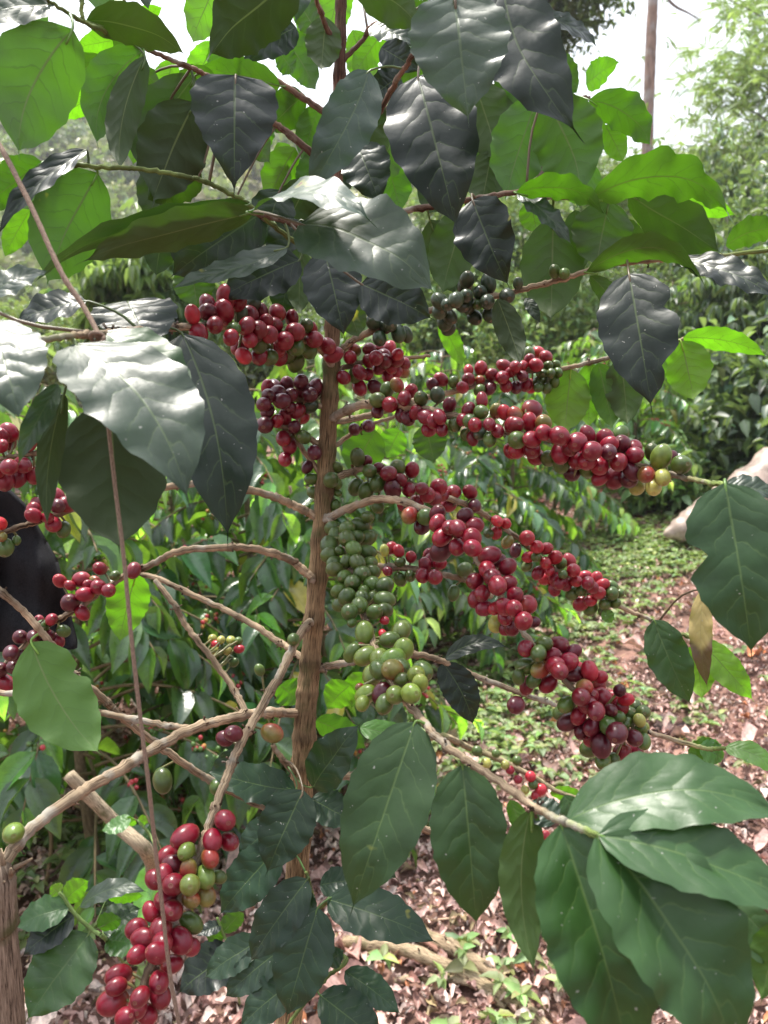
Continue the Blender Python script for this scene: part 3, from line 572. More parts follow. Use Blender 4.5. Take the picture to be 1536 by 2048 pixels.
# name : radius px at start/end, points (px, py, depth), kind b=bark w=woody green tip
BR = {
'b_main': (11, 6, 'b', [(664, 838, .765), (690, 822, .75), (740, 808, .72), (850, 818, .67), (930, 838, .645), (1010, 862, .63), (1110, 882, .62), (1210, 912, .62), (1310, 940, .62), (1380, 958, .585), (1452, 970, .48)]),
'b_upfar': (8, 4, 'b', [(668, 845, .78), (740, 830, .82), (830, 800, .84), (900, 785, .85), (970, 765, .86), (1040, 745, .87), (1120, 738, .88), (1180, 725, .88), (1240, 710, .88), (1330, 690, .88), (1372, 676, .88)]),
'b_mid': (9, 4, 'b', [(648, 968, .77), (690, 948, .77), (730, 938, .77), (790, 955, .77), (860, 985, .78), (930, 1008, .79), (985, 1040, .82), (1040, 1080, .84), (1105, 1135, .85), (1180, 1182, .86), (1236, 1212, .87), (1290, 1235, .87), (1345, 1262, .87), (1410, 1285, .87)]),
'b_low': (10, 5, 'b', [(642, 1045, .77), (690, 1020, .74), (765, 998, .70), (850, 1020, .66), (910, 1070, .63), (955, 1120, .62), (1000, 1190, .61), (1050, 1270, .60), (1120, 1350, .60), (1180, 1415, .60), (1240, 1455, .60), (1300, 1466, .61), (1400, 1495, .62), (1450, 1497, .62)]),
'b_pale': (11, 6, 'b', [(636, 1150, .77), (690, 1138, .775), (745, 1134, .78), (810, 1136, .78), (870, 1148, .77), (930, 1160, .77), (985, 1195, .77)]),
'b_fore': (9, 9, 'b', [(650, 1030, .765), (685, 1075, .73), (705, 1150, .69), (732, 1240, .64), (752, 1300, .60), (788, 1372, .55), (832, 1425, .52), (880, 1480, .48), (940, 1525, .45), (1010, 1572, .42), (1075, 1618, .40), (1125, 1642, .385), (1195, 1672, .37)]),
'b_right': (9, 5, 'b', [(622, 1342, .77), (660, 1332, .77), (720, 1322, .78), (830, 1310, .79), (890, 1325, .79), (960, 1355, .79), (1050, 1390, .79), (1115, 1412, .79), (1180, 1450, .78)]),
'b_leftarch': (10, 6, 'b', [(630, 1160, .76), (600, 1135, .76), (570, 1115, .75), (500, 1096, .73), (430, 1096, .72), (360, 1102, .71), (300, 1130, .71), (235, 1160, .71), (150, 1220, .71), (85, 1258, .72), (20, 1320, .73), (-40, 1370, .74)]),
'b_left2': (8, 6, 'b', [(612, 1320, .77), (560, 1285, .79), (500, 1245, .81), (440, 1215, .83), (370, 1182, .84), (310, 1155, .85), (250, 1143, .86)]),
'b_left3': (6, 8, 'b', [(310, 1160, .83), (345, 1205, .82), (375, 1255, .82), (420, 1312, .81), (465, 1375, .80), (492, 1425, .775)]),
'b_leftdown': (8, 9, 'b', [(-40, 1150, .60), (40, 1215, .62), (93, 1276, .63), (140, 1342, .65), (210, 1400, .67), (240, 1432, .68), (330, 1500, .71), (420, 1560, .74), (500, 1600, .76), (600, 1650, .775)]),
'b_left4': (7, 8, 'b', [(-40, 1385, .68), (60, 1390, .67), (150, 1412, .665), (250, 1436, .66), (330, 1450, .66), (388, 1458, .66)]),
'b_bigleft': (15, 10, 'b', [(0, 1738, .50), (55, 1665, .52), (150, 1592, .55), (240, 1540, .59), (300, 1502, .62), (385, 1458, .66), (470, 1434, .70), (540, 1425, .74), (605, 1428, .77)]),
'b_front': (10, 11, 'b', [(628, 1235, .77), (596, 1275, .73), (560, 1350, .69), (520, 1420, .66), (480, 1490, .63), (455, 1550, .61), (428, 1625, .58), (400, 1705, .565), (372, 1775, .555), (330, 1850, .55), (300, 1935, .54), (262, 2040, .53), (230, 2120, .52)]),
'b_leftfruit': (10, 8, 'b', [(664, 730, .765), (640, 695, .74), (590, 675, .70), (520, 662, .67), (430, 652, .62), (350, 654, .57), (270, 660, .50), (195, 668, .44), (140, 672, .415), (60, 682, .40)]),
'b_uptwig': (9, 5, 'b', [(672, 715, .77), (700, 685, .77), (740, 665, .76), (800, 640, .76), (880, 615, .755), (960, 600, .75), (1040, 580, .74), (1120, 560, .73), (1200, 535, .72), (1290, 522, .71), (1400, 515, .70), (1560, 498, .69)]),
'b_clus': (7, 4, 'b', [(664, 745, .77), (700, 732, .78), (745, 720, .79), (800, 716, .80), (860, 712, .81)]),
'b_l1': (8, 6, 'b', [(652, 815, .77), (615, 805, .76), (575, 795, .75), (530, 800, .74)]),
'b_l2': (8, 6, 'b', [(648, 895, .77), (605, 870, .76), (560, 852, .75), (510, 842, .74)]),
'b_l3': (7, 5, 'b', [(642, 950, .77), (610, 905, .77), (585, 872, .76), (570, 850, .76)]),
'b_r3': (6, 4, 'b', [(668, 893, .77), (700, 870, .78), (740, 850, .79), (790, 832, .80)]),
'b_l4': (10, 6, 'b', [(636, 1035, .77), (590, 1012, .76), (520, 985, .74), (400, 968, .71), (250, 990, .67), (150, 1018, .645), (50, 1050, .63), (-40, 1080, .62)]),
'b_l5': (7, 5, 'b', [(180, 900, .68), (90, 905, .66), (30, 912, .65), (-40, 925, .64)]),
'b_stub': (8, 7, 'b', [(600, 1422, .77), (560, 1428, .76), (530, 1432, .755)]),
'b_under': (8, 6, 'b', [(602, 1560, .775), (570, 1525, .76), (545, 1490, .75)]),
'b_lowr': (11, 8, 'b', [(610, 1545, .78), (650, 1552, .79), (715, 1556, .80), (780, 1600, .83), (850, 1660, .88), (880, 1650, .9)]),
'u_r1': (8, 5, 'b', [(676, 330, .77), (716, 292, .75), (765, 212, .70), (800, 150, .66), (835, 95, .62), (880, 20, .58)]),
'u_l1': (9, 5, 'b', [(670, 345, .77), (590, 278, .75), (540, 240, .74), (490, 195, .72), (433, 163, .70), (387, 138, .68), (297, 100, .64)]),
'u_l2': (8, 5, 'b', [(674, 240, .77), (615, 202, .77), (555, 163, .77), (500, 145, .77), (440, 140, .77)]),
'u_l3': (7, 5, 'b', [(678, 105, .77), (655, 60, .75), (640, 20, .73), (620, -40, .70)]),
'u_r2': (6, 4, 'b', [(682, 125, .77), (725, 80, .77), (745, 50, .76), (800, 42, .75)]),
'u_r3': (7, 4, 'b', [(680, 220, .78), (720, 190, .78), (760, 160, .79), (850, 90, .80), (1000, 20, .82), (1090, 0, .82)]),
'u_r4': (8, 5, 'b', [(670, 440, .77), (760, 430, .77), (850, 415, .76), (930, 402, .75), (1030, 386, .74), (1100, 394, .735), (1190, 396, .73), (1262, 385, .72)]),
'u_r5': (6, 4, 'b', [(676, 260, .78), (820, 200, .82), (960, 170, .84), (1080, 195, .85), (1180, 195, .86)]),
'u_mid': (6, 5, 'w', [(640, 520, .72), (570, 470, .66), (500, 412, .62), (420, 368, .60), (370, 353, .59), (280, 338, .58), (200, 335, .575), (80, 326, .57), (-20, 345, .56)]),
'u_c': (7, 5, 'b', [(670, 480, .77), (630, 470, .70), (590, 450, .62), (540, 435, .58), (500, 424, .55)]),
'u_tl': (6, 4, 'w', [(297, 100, .64), (230, 70, .58), (165, 43, .52), (108, 8, .50), (60, -30, .49)]),
'u_tl2': (5, 4, 'w', [(165, 43, .52), (164, 0, .52), (175, -60, .52)]),
's_right': (5, 4, 'w', [(612, 1830, .80), (625, 1800, .74), (618, 1765, .71), (612, 1745, .70)]),
's_right2': (5, 4, 'w', [(600, 1850, .80), (660, 1800, .72), (700, 1790, .70)]),
's_low': (6, 4, 'w', [(600, 1900, .80), (690, 1915, .74), (650, 1960, .72), (590, 2030, .70), (560, 2080, .69)]),
}
TRUNK = [(683, -60, .77), (681, 60, .77), (678, 180, .77), (675, 300, .77), (670, 430, .77), (667, 560, .77), (664, 690, .77), (659, 800, .77), (652, 930, .77), (643, 1060, .77), (631, 1200, .77), (620, 1330, .77), (611, 1430, .77), (604, 1540, .775), (600, 1640, .78), (592, 1790, .785), (578, 2048, .80), (566, 2200, .81)]
TR_R = [10, 11, 12, 12.5, 13, 14, 15.5, 16.5, 18, 18, 19, 20, 21.5, 22, 22, 24, 26, 27]
tp = [P(*q) for q in TRUNK] + [tb + [0, 0, .25], tb - [0, 0, .1]]
tr_ = [r / FPX * q[2] for r, q in zip(TR_R, TRUNK)] + [.017, .02]
a = Acc(); ln = spline(tp, 260); rr = np.interp(np.linspace(0, 1, 260), np.linspace(0, 1, len(tr_)), tr_)
node = np.zeros(260)
rs = np.random.RandomState(3)
for kx in np.arange(6, 220, 9): node += .16 * np.exp(-((np.arange(260) - kx - rs.randn()) / 1.3) ** 2)
tcol = np.where(np.linspace(0, 1, 260)[:, None] < .35, [(.17, .085, .06, 1)], [(.27, .185, .115, 1)])
wmix = np.clip((np.linspace(0, 1, 260) - .2) / .2, 0, 1)[:, None]; tcol = np.array([(.16, .08, .06, 1)]) * (1 - wmix) + np.array([(.255, .18, .105, 1)]) * wmix
dk = np.clip(1 - 2.2 * node, .35, 1) * np.exp(.18 * np.convolve(rs.randn(268), np.ones(7) / 2.6, 'same')[:260]); tcol = tcol * np.c_[dk, dk, dk, np.ones(260)]
tcol = np.repeat(np.vstack([tcol[:1], tcol, tcol[-1:]]), 18, 0)
tube(a, ln, rr * (1 + node), 18, tcol, .035, 4, ridge=.07)
TRK = a.build('trunk', M_BARK, TREE, tb)

BRO, BLINE = {}, {}
for bi, (bn, (r0, r1, kd, pts)) in enumerate(BR.items()):
    rs = np.random.RandomState(200 + bi)
    w3 = np.array([P(*q) for q in pts]); dd = np.array([q[2] for q in pts])
    n = max(24, int(sum(math.dist(pts[i][:2], pts[i + 1][:2]) for i in range(len(pts) - 1)) / 6))
    ln = spline(w3, n); dpt = np.interp(np.linspace(0, 1, n), np.linspace(0, 1, len(dd)), dd)
    ln[1:-1] += rs.randn(n - 2, 3) * .0004
    rr = np.linspace(r0, r1, n) / FPX * dpt * .86
    if bn == 'b_fore': rr *= np.interp(np.linspace(0, 1, n), [0, .2, 1], [.8, 1.05, 1.0])
    sw = np.zeros(n); nodes = np.cumsum(rs.randint(7, 19, 60)); nodes = nodes[nodes < n - 3]
    for q in nodes: sw += (.26 if kd == 'b' else .16) * rs.uniform(.5, 1.4) * np.exp(-((np.arange(n) - q) / .9) ** 2)
    cb = np.array((.28, .215, .15, 1)) if kd == 'b' else np.array((.14, .19, .06, 1))
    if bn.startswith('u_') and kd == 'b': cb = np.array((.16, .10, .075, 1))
    cc = np.tile(cb, (n + 2, 1))
    if bn in ('b_fore', 'b_uptwig', 'b_main', 'b_low', 'b_mid', 'u_r4', 'b_leftfruit'):     # young green shoot towards the tip
        f = np.clip((np.linspace(0, 1, n + 2) - (.84 if bn == 'b_fore' else .86)) / .1, 0, 1)[:, None]; cc = cc * (1 - f) + np.array((.16, .22, .065, 1)) * f
    dk = np.ones(n + 2)
    for q in nodes: dk[1:-1] *= 1 - .4 * rs.uniform(.5, 1) * np.exp(-((np.arange(n) - q - .4) / .7) ** 2)
    dk *= np.exp(.22 * np.convolve(rs.randn(n + 8), np.ones(7) / 2.6, 'same')[:n + 2]); cc = cc * np.c_[dk, dk, dk, np.ones(n + 2)]
    a = Acc(); seg = 9
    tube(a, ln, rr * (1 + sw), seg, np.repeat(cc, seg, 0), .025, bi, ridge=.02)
    if kd == 'b' and bn[0] == 'b':                # dried fruit stalks and scars at the nodes
        for q in nodes:
            if rs.rand() < .8 and q < n * .85:
                for s in range(rs.randint(2, 7)):
                    d = unit(1, rs)[0]; tt = nrm(ln[min(q + 1, n - 1)] - ln[q - 1]); d = nrm(d - tt * d.dot(tt) * .8)
                    p = ln[q] + d * rr[q] * .9; e = d * rs.uniform(.0018, .005)
                    tube(a, [p, p + e * .6 + tt * rs.randn() * .0006, p + e], [.0009, .0007, .0011], 4, (*(np.array((.10, .065, .045)) * np.exp(rs.randn() * .4)), 1))
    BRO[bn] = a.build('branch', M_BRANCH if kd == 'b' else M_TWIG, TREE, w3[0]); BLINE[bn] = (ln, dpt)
ALLB = np.concatenate([l for l, _ in BLINE.values()]); ALLN = sum([[k] * len(l) for k, (l, _) in BLINE.items()], [])

# ---------------- leaves: base px, tip px, width px, depth at base and tip, face seen (u upper / d underside)
CL = {'N': (.013, .031, .017, .10), 'D': (.006, .012, .0085, .04), 'M': (.024, .060, .016, .18), 'L': (.05, .11, .03, .8), 'P': (.024, .040, .026, .12), 'W': (.34, .27, .10, .25), 'Y': (.075, .14, .015, .75), 'S': (.008, .016, .007, .09), 'O': (.020, .036, .013, .23), 'B': (.026, .07, .012, .42)}  # darkest greens have canopy shade worked in; P is greyed by painted sky reflection
LEAVES = '''145 58 30 328 172 .50 .48 d col=B cv=.06 tr=.75 rip=.02
108 8 -90 48 95 .50 .47 u col=P ku=.9 rip=.03
196 -130 198 40 84 .60 .60 d col=B
172 42 382 112 88 .55 .57 d col=O ku=-.9 cv=-.06 tr=.3 rip=.04
225 82 148 98 42 .62 .63 d col=Y
288 98 190 306 98 .62 .60 d col=B tr=.6 cv=.10
290 112 240 362 66 .60 .58 d col=S ku=-.2 cv=.06 fold=.3
255 92 125 200 64 .66 .66 d col=B tr=.55 cv=.08
205 182 112 240 56 .68 .68 d col=Y
390 152 290 395 118 .70 .68 d col=O tr=.5 rip=.05 cv=.06
388 205 298 418 140 .68 .67 d col=S tr=.25
300 150 262 345 70 .71 .71 d col=Y
470 150 468 392 170 .60 .59 u col=D ku=.35 p1=.42 p2=.95 rip=.03
195 346 82 582 158 .585 .55 d col=B tr=.95 rip=.015
500 408 22 560 70 .60 .50 d col=P ku=-1.6 arch=.17 rip=.05 fold=.25 tr=.5 cv=-.10
508 425 135 518 92 .59 .53 d col=O ku=-.7 rip=.07 arch=.06 cv=-.03 tr=.6
172 300 -20 470 58 .57 .53 u col=D ku=1.0 kr=-.2 rip=.07 fold=.3
85 325 -40 425 85 .56 .53 d col=B tr=.7
445 -60 378 98 82 .74 .73 d col=Y
595 -50 402 120 150 .64 .62 d col=S tr=.35 rip=.05
272 -70 298 22 52 .62 .61 u col=P
592 54 480 122 72 .72 .70 u col=D ku=.3 rip=.08
610 -70 592 46 60 .70 .69 u col=P ku=.6
652 34 642 150 74 .75 .74 d col=O tr=.4 p1=.5
738 142 603 392 108 .64 .62 u col=P ku=.35 cv=-.05 rip=.05 tip=.12
742 52 835 92 66 .72 .70 u col=P ku=.8 rip=.06
800 152 735 200 62 .71 .70 u col=D ku=.2
762 95 842 145 60 .69 .68 u col=D ku=.2
908 -8 938 252 198 .50 .485 u col=P ku=.45 p1=.5 rip=.03 tip=.02 tw=.1
836 152 915 465 180 .58 .55 u col=D ku=.12 p1=.52 rip=.045
1005 -60 1172 268 165 .54 .50 u col=D ku=.15 kr=.2 cv=.10 rip=.05
1088 32 1205 95 52 .60 .62 u col=D ku=.9 rip=.05
770 60 702 160 62 .80 .80 d col=Y
695 190 748 325 118 .81 .81 d col=O tr=.6
700 -50 852 55 105 .66 .64 d col=O tr=.35
690 -60 650 100 70 .82 .82 d col=Y
800 -60 790 70 90 .82 .82 d col=B tr=.5
715 290 762 410 100 .72 .70 u col=S ku=.1
555 100 590 150 50 .80 .80 d col=B tr=.6
520 130 505 200 60 .80 .80 d col=B tr=.6
610 190 530 265 80 .80 .79 d col=O tr=.6
590 295 528 415 74 .80 .79 d col=Y
548 300 562 405 56 .80 .80 d col=Y
640 300 610 420 70 .80 .80 d col=B
700 330 620 440 60 .79 .79 u col=S
502 426 756 452 118 .52 .46 u col=P ku=1.25 arch=.03 rip=.05 cv=-.12 tip=.02
600 448 885 590 200 .50 .47 u col=P ku=.75 cv=-.05 rip=.035 arch=.06
650 505 690 678 118 .62 .60 u col=D ku=.2 rip=.03
722 568 872 640 112 .60 .585 u col=D ku=.25 rip=.05
600 495 598 640 60 .68 .67 d col=O tr=.7
690 600 720 680 60 .70 .70 d col=O tr=.6
945 400 1018 578 118 .70 .68 u col=D ku=.3 kr=-.3 fold=.3 rip=.06
932 418 880 600 100 .78 .77 d col=O tr=.65
860 440 915 600 80 .80 .80 d col=O tr=.6
985 300 960 430 80 .80 .79 d col=O tr=.5
1088 195 1168 402 142 .73 .72 d col=B tr=.5 cv=-.04
1075 195 1005 410 122 .76 .76 d col=B tr=.75
950 170 1000 330 110 .80 .79 d col=O tr=.6
1010 120 1090 330 120 .82 .81 d col=O tr=.55
1000 200 930 340 90 .83 .83 d col=B tr=.5
1172 168 1242 120 58 .85 .86 d col=B
1178 200 1310 302 78 .82 .80 d col=B tr=.75 rip=.08 cv=-.10
1165 215 1200 300 60 .86 .86 d col=Y
1180 398 1478 440 108 .70 .64 d col=B tr=.55 ku=-.8 rip=.11 cv=-.16 arch=.08
1032 386 1225 435 60 .72 .69 d col=B tr=.65 ku=-.9 rip=.10 cv=-.12
1036 384 1152 492 46 .735 .70 u col=P ku=1.0 rip=.10
1256 388 1458 508 112 .72 .68 d col=O tr=.6 cv=.03 rip=.05
1264 392 1352 480 64 .76 .76 d col=Y
1330 400 1480 430 60 .75 .74 d col=Y
1218 402 1190 545 122 .75 .75 d col=O tr=.85
1106 436 1102 655 128 .77 .76 d col=O tr=.95 rip=.02
1150 420 1160 560 60 .79 .79 d col=O
1060 400 1075 470 60 .80 .80 d col=Y
1172 545 1425 580 62 .72 .66 d col=B tr=.6 ku=-.7 cv=-.22 rip=.06
1362 518 1575 600 72 .69 .62 u col=D ku=.9 rip=.09
1452 492 1580 462 62 .69 .66 d col=B tr=.7 rip=.09 cv=-.12
1180 552 1238 655 42 .73 .71 d col=O cv=-.08
1258 548 1305 826 152 .66 .62 u col=D ku=.2 notch=1,.33,.035,.35;1,.72,.05,.4 rip=.03
1242 716 1256 860 76 .86 .85 d col=O tr=.7
1366 676 1545 715 52 .87 .84 d col=Y tr=.9 cv=-.05
1362 682 1390 810 92 .87 .86 d col=Y tr=.8
1312 690 1292 822 56 .88 .88 d col=Y
1142 738 1128 876 90 .88 .87 d col=Y tr=.75
1182 726 1176 865 62 .88 .88 d col=Y
1196 726 1228 868 60 .87 .86 d col=B tr=.8
995 598 1046 738 58 .70 .68 d col=S tr=.5 ku=-.3
1052 596 1082 648 24 .72 .71 u col=S
1450 966 1508 1330 192 .46 .44 u col=M ku=.5 notch=-1,.4,.06,.45;-1,.9,.05,.3 rip=.02 tr=.3
-40 600 102 534 78 .44 .46 u col=P ku=1.4 rip=.05
172 602 22 645 84 .50 .49 u col=D ku=1.0 rip=.06
255 602 300 705 168 .53 .50 u col=D ku=.8 rip=.03 p1=.5
-20 640 42 842 168 .40 .36 u col=P ku=1.0 tip=.08 rip=.03
150 688 388 1012 238 .415 .37 u col=P ku=.95 kr=.2 rip=.035 tip=.06 cv=-.06
205 664 400 830 150 .45 .43 u col=M ku=1.1
365 668 455 1100 172 .54 .50 u col=D ku=.15 rip=.02 cv=-.05
218 800 240 1120 212 .46 .44 d col=S ku=-.15 tr=.3 rip=.02
128 786 95 1068 50 .44 .43 d col=S tr=.6 cv=.04
116 768 30 935 50 .42 .41 u col=P ku=.7 rip=.06
575 494 322 568 68 .60 .56 u col=P ku=1.2 rip=.05 cv=-.08
600 520 430 600 100 .64 .62 u col=D ku=.4 rip=.06
525 425 330 560 130 .66 .65 u col=S ku=.2
420 420 345 540 100 .68 .66 u col=S ku=.2
480 430 440 560 120 .69 .68 u col=S ku=.1
380 525 396 622 84 .72 .72 d col=B tr=.6
600 440 545 560 90 .72 .71 u col=S ku=.1
62 1284 212 1522 142 .62 .59 d col=L ku=.2 cv=.05 notch=-1,.33,.04,.3 tr=.3
272 1148 236 1292 84 .72 .72 d col=Y tr=.85
885 1325 950 1458 72 .79 .78 u col=D ku=.35 cv=-.05
890 1318 1022 1294 42 .79 .78 u col=D ku=.7 cv=-.12 rip=.05
830 1444 695 1845 170 .50 .46 u col=M ku=.8 kr=.2 rip=.015 tr=.35
925 1530 955 1874 152 .46 .44 u col=M ku=.15 rip=.015 tr=.6
1062 1618 1076 1965 92 .42 .40 d col=M ku=.3 tr=.8 cv=.08
1122 1648 1280 2180 216 .385 .35 u col=M ku=1.4 kr=-.1 rip=.035 fold=.30 tr=.4
1192 1672 1500 2170 262 .37 .33 u col=M ku=1.4 kr=-.1 rip=.035 fold=.30 cv=-.05 tr=.4
1130 1645 1610 1640 172 .39 .37 u col=M ku=1.0 cv=-.10 rip=.03 tr=.4
1196 1670 1640 1830 170 .37 .35 u col=M ku=1.2 cv=-.02 rip=.02 fold=.2 tr=.4
1112 1645 1058 1598 66 .42 .43 u col=P ku=.8
1148 1640 1200 1750 80 .45 .45 u col=N
1440 1780 1600 1950 120 .42 .41 u col=M ku=.7
1560 1850 1520 2010 80 .40 .40 d col=B tr=.6
1450 970 1560 990 60 .48 .47 u col=P ku=.9
1408 1178 1418 1388 44 .80 .79 u col=W ku=.1 rip=.10 cv=.05
1308 1240 1388 1418 84 .86 .84 u col=M ku=.4 tr=.9 cv=.03 rip=.05
1398 1280 1514 1408 62 .86 .84 u col=Y ku=.2 rip=.05
1390 1290 1405 1405 66 .87 .86 d col=Y
1450 1495 1560 1555 48 .62 .60 u col=L ku=.8 cv=-.12
1440 1490 1370 1530 60 .63 .63 d col=B
1400 1492 1452 1520 50 .63 .63 u col=L
625 1575 722 1442 92 .74 .72 u col=N ku=.5 rip=.05
592 1580 405 1535 86 .73 .70 u col=N ku=.8 rip=.05 cv=-.06
606 1580 528 1756 110 .71 .68 u col=N ku=.3 rip=.035
622 1598 715 1650 72 .74 .73 u col=N ku=.4
560 1690 430 1838 96 .72 .70 u col=N ku=.2
632 1440 740 1500 62 .80 .80 d col=B
615 1758 490 1935 92 .70 .68 u col=N ku=.5 rip=.05
620 1780 560 1900 70 .71 .69 u col=N ku=.6
636 1815 568 2050 118 .69 .66 u col=N ku=.5 rip=.03
655 1798 885 1885 102 .70 .66 u col=N ku=.7 rip=.05
640 1770 730 1760 60 .72 .71 u col=N ku=.8
690 1942 808 2030 62 .73 .71 u col=N ku=.7 rip=.05
640 1990 775 2100 96 .71 .69 u col=N ku=.4
600 1950 470 2060 80 .74 .72 u col=N ku=.4
560 1900 440 2000 70 .75 .74 u col=N ku=.4
655 1925 690 1900 40 .72 .72 u col=N
720 1455 850 1490 50 .78 .77 u col=L ku=.5
700 1370 650 1420 70 .84 .84 d col=Y
730 1345 700 1420 60 .85 .85 d col=Y
560 1370 600 1410 70 .84 .84 d col=B
750 860 700 960 90 .86 .86 d col=B tr=.6
800 860 770 920 60 .88 .88 d col=L
850 850 870 930 70 .9 .9 d col=O
1020 1600 1060 1700 40 .45 .44 d col=B
1208 1220 1225 1248 26 .86 .86 u col=L
560 172 384 132 66 .76 .76 d col=B tr=.7
402 345 286 402 92 .70 .70 d col=S
1022 108 1078 275 84 .78 .78 d col=B tr=.7
430 150 330 190 60 .74 .74 d col=O tr=.7
470 60 420 170 60 .80 .80 d col=B
630 60 580 -20 60 .80 .80 d col=O
860 120 760 180 80 .84 .84 d col=O tr=.7
900 300 850 440 90 .84 .84 d col=S
1100 300 1180 420 80 .84 .84 d col=B tr=.8
620 360 560 480 80 .76 .76 d col=S
470 400 430 540 110 .74 .74 d col=S
560 380 520 500 90 .75 .75 u col=S
330 440 310 560 70 .74 .74 d col=S
880 640 930 740 40 .84 .84 d col=Y
250 60 330 10 40 .66 .66 d col=Y
60 420 5 520 50 .62 .62 d col=Y
700 -30 640 -90 60 .8 .8 d col=O
90 60 20 -20 70 .62 .62 d col=B
250 130 330 175 44 .70 .70 d col=O
300 330 330 470 80 .72 .72 d col=S
560 60 640 190 70 .83 .83 d col=B tr=.8
480 250 545 330 60 .77 .77 d col=O
640 210 600 330 60 .80 .80 d col=B
800 250 740 380 90 .80 .80 d col=O
860 30 960 110 90 .72 .70 d col=S
950 0 1040 90 100 .70 .70 d col=S
1090 120 1160 190 70 .72 .72 d col=B tr=.6
1190 330 1150 420 70 .80 .80 d col=B
960 450 1010 560 70 .82 .82 d col=B
1230 440 1300 520 50 .80 .80 d col=O
20 330 60 440 60 .64 .64 d col=B
580 540 560 640 70 .72 .72 u col=S
430 85 372 205 62 .84 .84 d col=Y
705 60 742 195 66 .86 .86 d col=Y
765 300 805 435 80 .84 .84 d col=B
835 190 800 335 70 .86 .86 d col=Y
945 250 965 405 74 .86 .86 d col=Y
1050 150 1012 300 74 .86 .86 d col=Y
1125 200 1165 335 70 .88 .88 d col=Y
555 285 602 400 56 .82 .82 d col=Y
640 -20 590 70 60 .85 .85 d col=Y
345 120 322 240 60 .78 .78 d col=Y
350 250 325 395 74 .76 .76 d col=S
530 210 500 330 70 .82 .82 d col=B
610 60 560 160 50 .86 .86 d col=O
880 20 800 90 80 .80 .80 d col=O
240 20 180 90 50 .70 .70 d col=Y
1210 250 1250 330 50 .84 .84 d col=Y
1110 60 1060 150 70 .84 .84 d col=O
560 1640 470 1720 70 .73 .72 u ku=.5
520 1880 400 1960 70 .76 .75 u ku=.6
480 1500 420 1600 60 .80 .80 u ku=.6
700 1690 800 1760 70 .78 .77 u ku=.6
'''
def leaf_shape(V, rs, o):
    bx, by, tx, ty, wp, d0, d1, face = V
    B, T = P(bx, by, d0), P(tx, ty, d1); Lv = T - B; Ln = np.linalg.norm(Lv); a_ = Lv / Ln
    mid = (B + T) / 2; v = nrm(CAM - mid)
    ku = o.get('ku', .25 if face == 'u' else -.55); kr = o.get('kr', 0.)
    n = v + ku * np.array([0, 0, 1.]) + kr * RGT; n = nrm(n - a_ * n.dot(a_))
    n = n if face == 'u' else -n
    s = np.cross(a_, v); s = nrm(s); sv = s.copy()
    s = np.cross(n, a_)                            # across the blade
    W = wp / FPX * (d0 + d1) / 2
    nt_, nv = 26, 13
    t = np.linspace(0, 1, nt_); v_ = np.linspace(-1, 1, nv)
    tw = .90; g = np.clip(t / tw, 0, 1); p1, p2 = o.get('p1', .56), o.get('p2', .74)
    f = g ** p1 * (1 - g) ** p2; f /= f.max(); f = np.maximum(f, np.where(t > .55, .09 * np.clip((1 - t) * 2.2, 0, 1), 0)); f[0] = .025
    f = np.maximum(f, .025 * (t < .1))
    Tm, Vm = np.meshgrid(t, v_, indexing='ij'); Fm = np.repeat(f[:, None], nv, 1)
    for (sd, t0, w_, dp) in o.get('notch', []):
        m = np.exp(-((Tm - t0) / w_) ** 2) * (1 if sd == 0 else (Vm * sd > 0)); Fm = Fm * (1 - dp * m)
    rip = o.get('rip', .048); nr = o.get('nr', 4.2) * (1 + .15 * rs.randn()); ph = rs.rand(2) * 6.28
    arch, cv, fold, tws = o.get('arch', .05), o.get('cv', 0.), o.get('fold', .13), o.get('tw', 0.) + rs.randn() * .06
    side_ph = np.where(Vm > 0, ph[0], ph[1])
    Fm = Fm * (1 + .035 * np.abs(Vm) * np.sin(Tm * 6.28 * nr * 1.9 + side_ph * 2))
    env = np.sin(np.pi * np.clip(Tm, 0, 1)) ** .5
    h = Fm * np.abs(Vm) * fold * W * .5 + rip * W * np.abs(Vm) ** 1.8 * env * (np.sin(Tm * 6.28 * nr + side_ph) + .35 * np.sin(Tm * 15.7 * nr * .8 + side_ph * 3))
    h = h + .004 * W * np.sin(Tm * 50 - np.abs(Vm) * 8 + (Vm > 0) * 1.3) * (1 - np.abs(Vm)) * np.abs(Vm) * 4   # soft quilting
    h = h + .022 * W * np.sin(Tm * 11 + ph[0]) * np.sin(Vm * 3.1 + ph[1]) * env   # slow buckling of the blade
    h = h - o.get('cup', 0.) * W * Fm * Vm ** 2
    bow = 4 * t * (1 - t)
    tipd = o.get('tip', .07)
    cen = B + a_ * (t * Ln)[:, None] + n * ((arch * bow - tipd * np.clip((t - .6) / .4, 0, 1) ** 2) * Ln)[:, None] + sv * (cv * bow * Ln)[:, None]
    ang = tws * (Tm - .5) * 2
    X = Fm * Vm * W * .5
    Vt = cen[:, None, :] + (X * np.cos(ang) - h * np.sin(ang))[..., None] * s + (h * np.cos(ang) + X * np.sin(ang))[..., None] * n
    uv = np.stack([Tm, Vm * .5 + .5], -1)
    return Vt.reshape(-1, 3), grid_faces(nt_, nv)[:, ::-1], uv.reshape(-1, 2), B, a_, W
recs = []
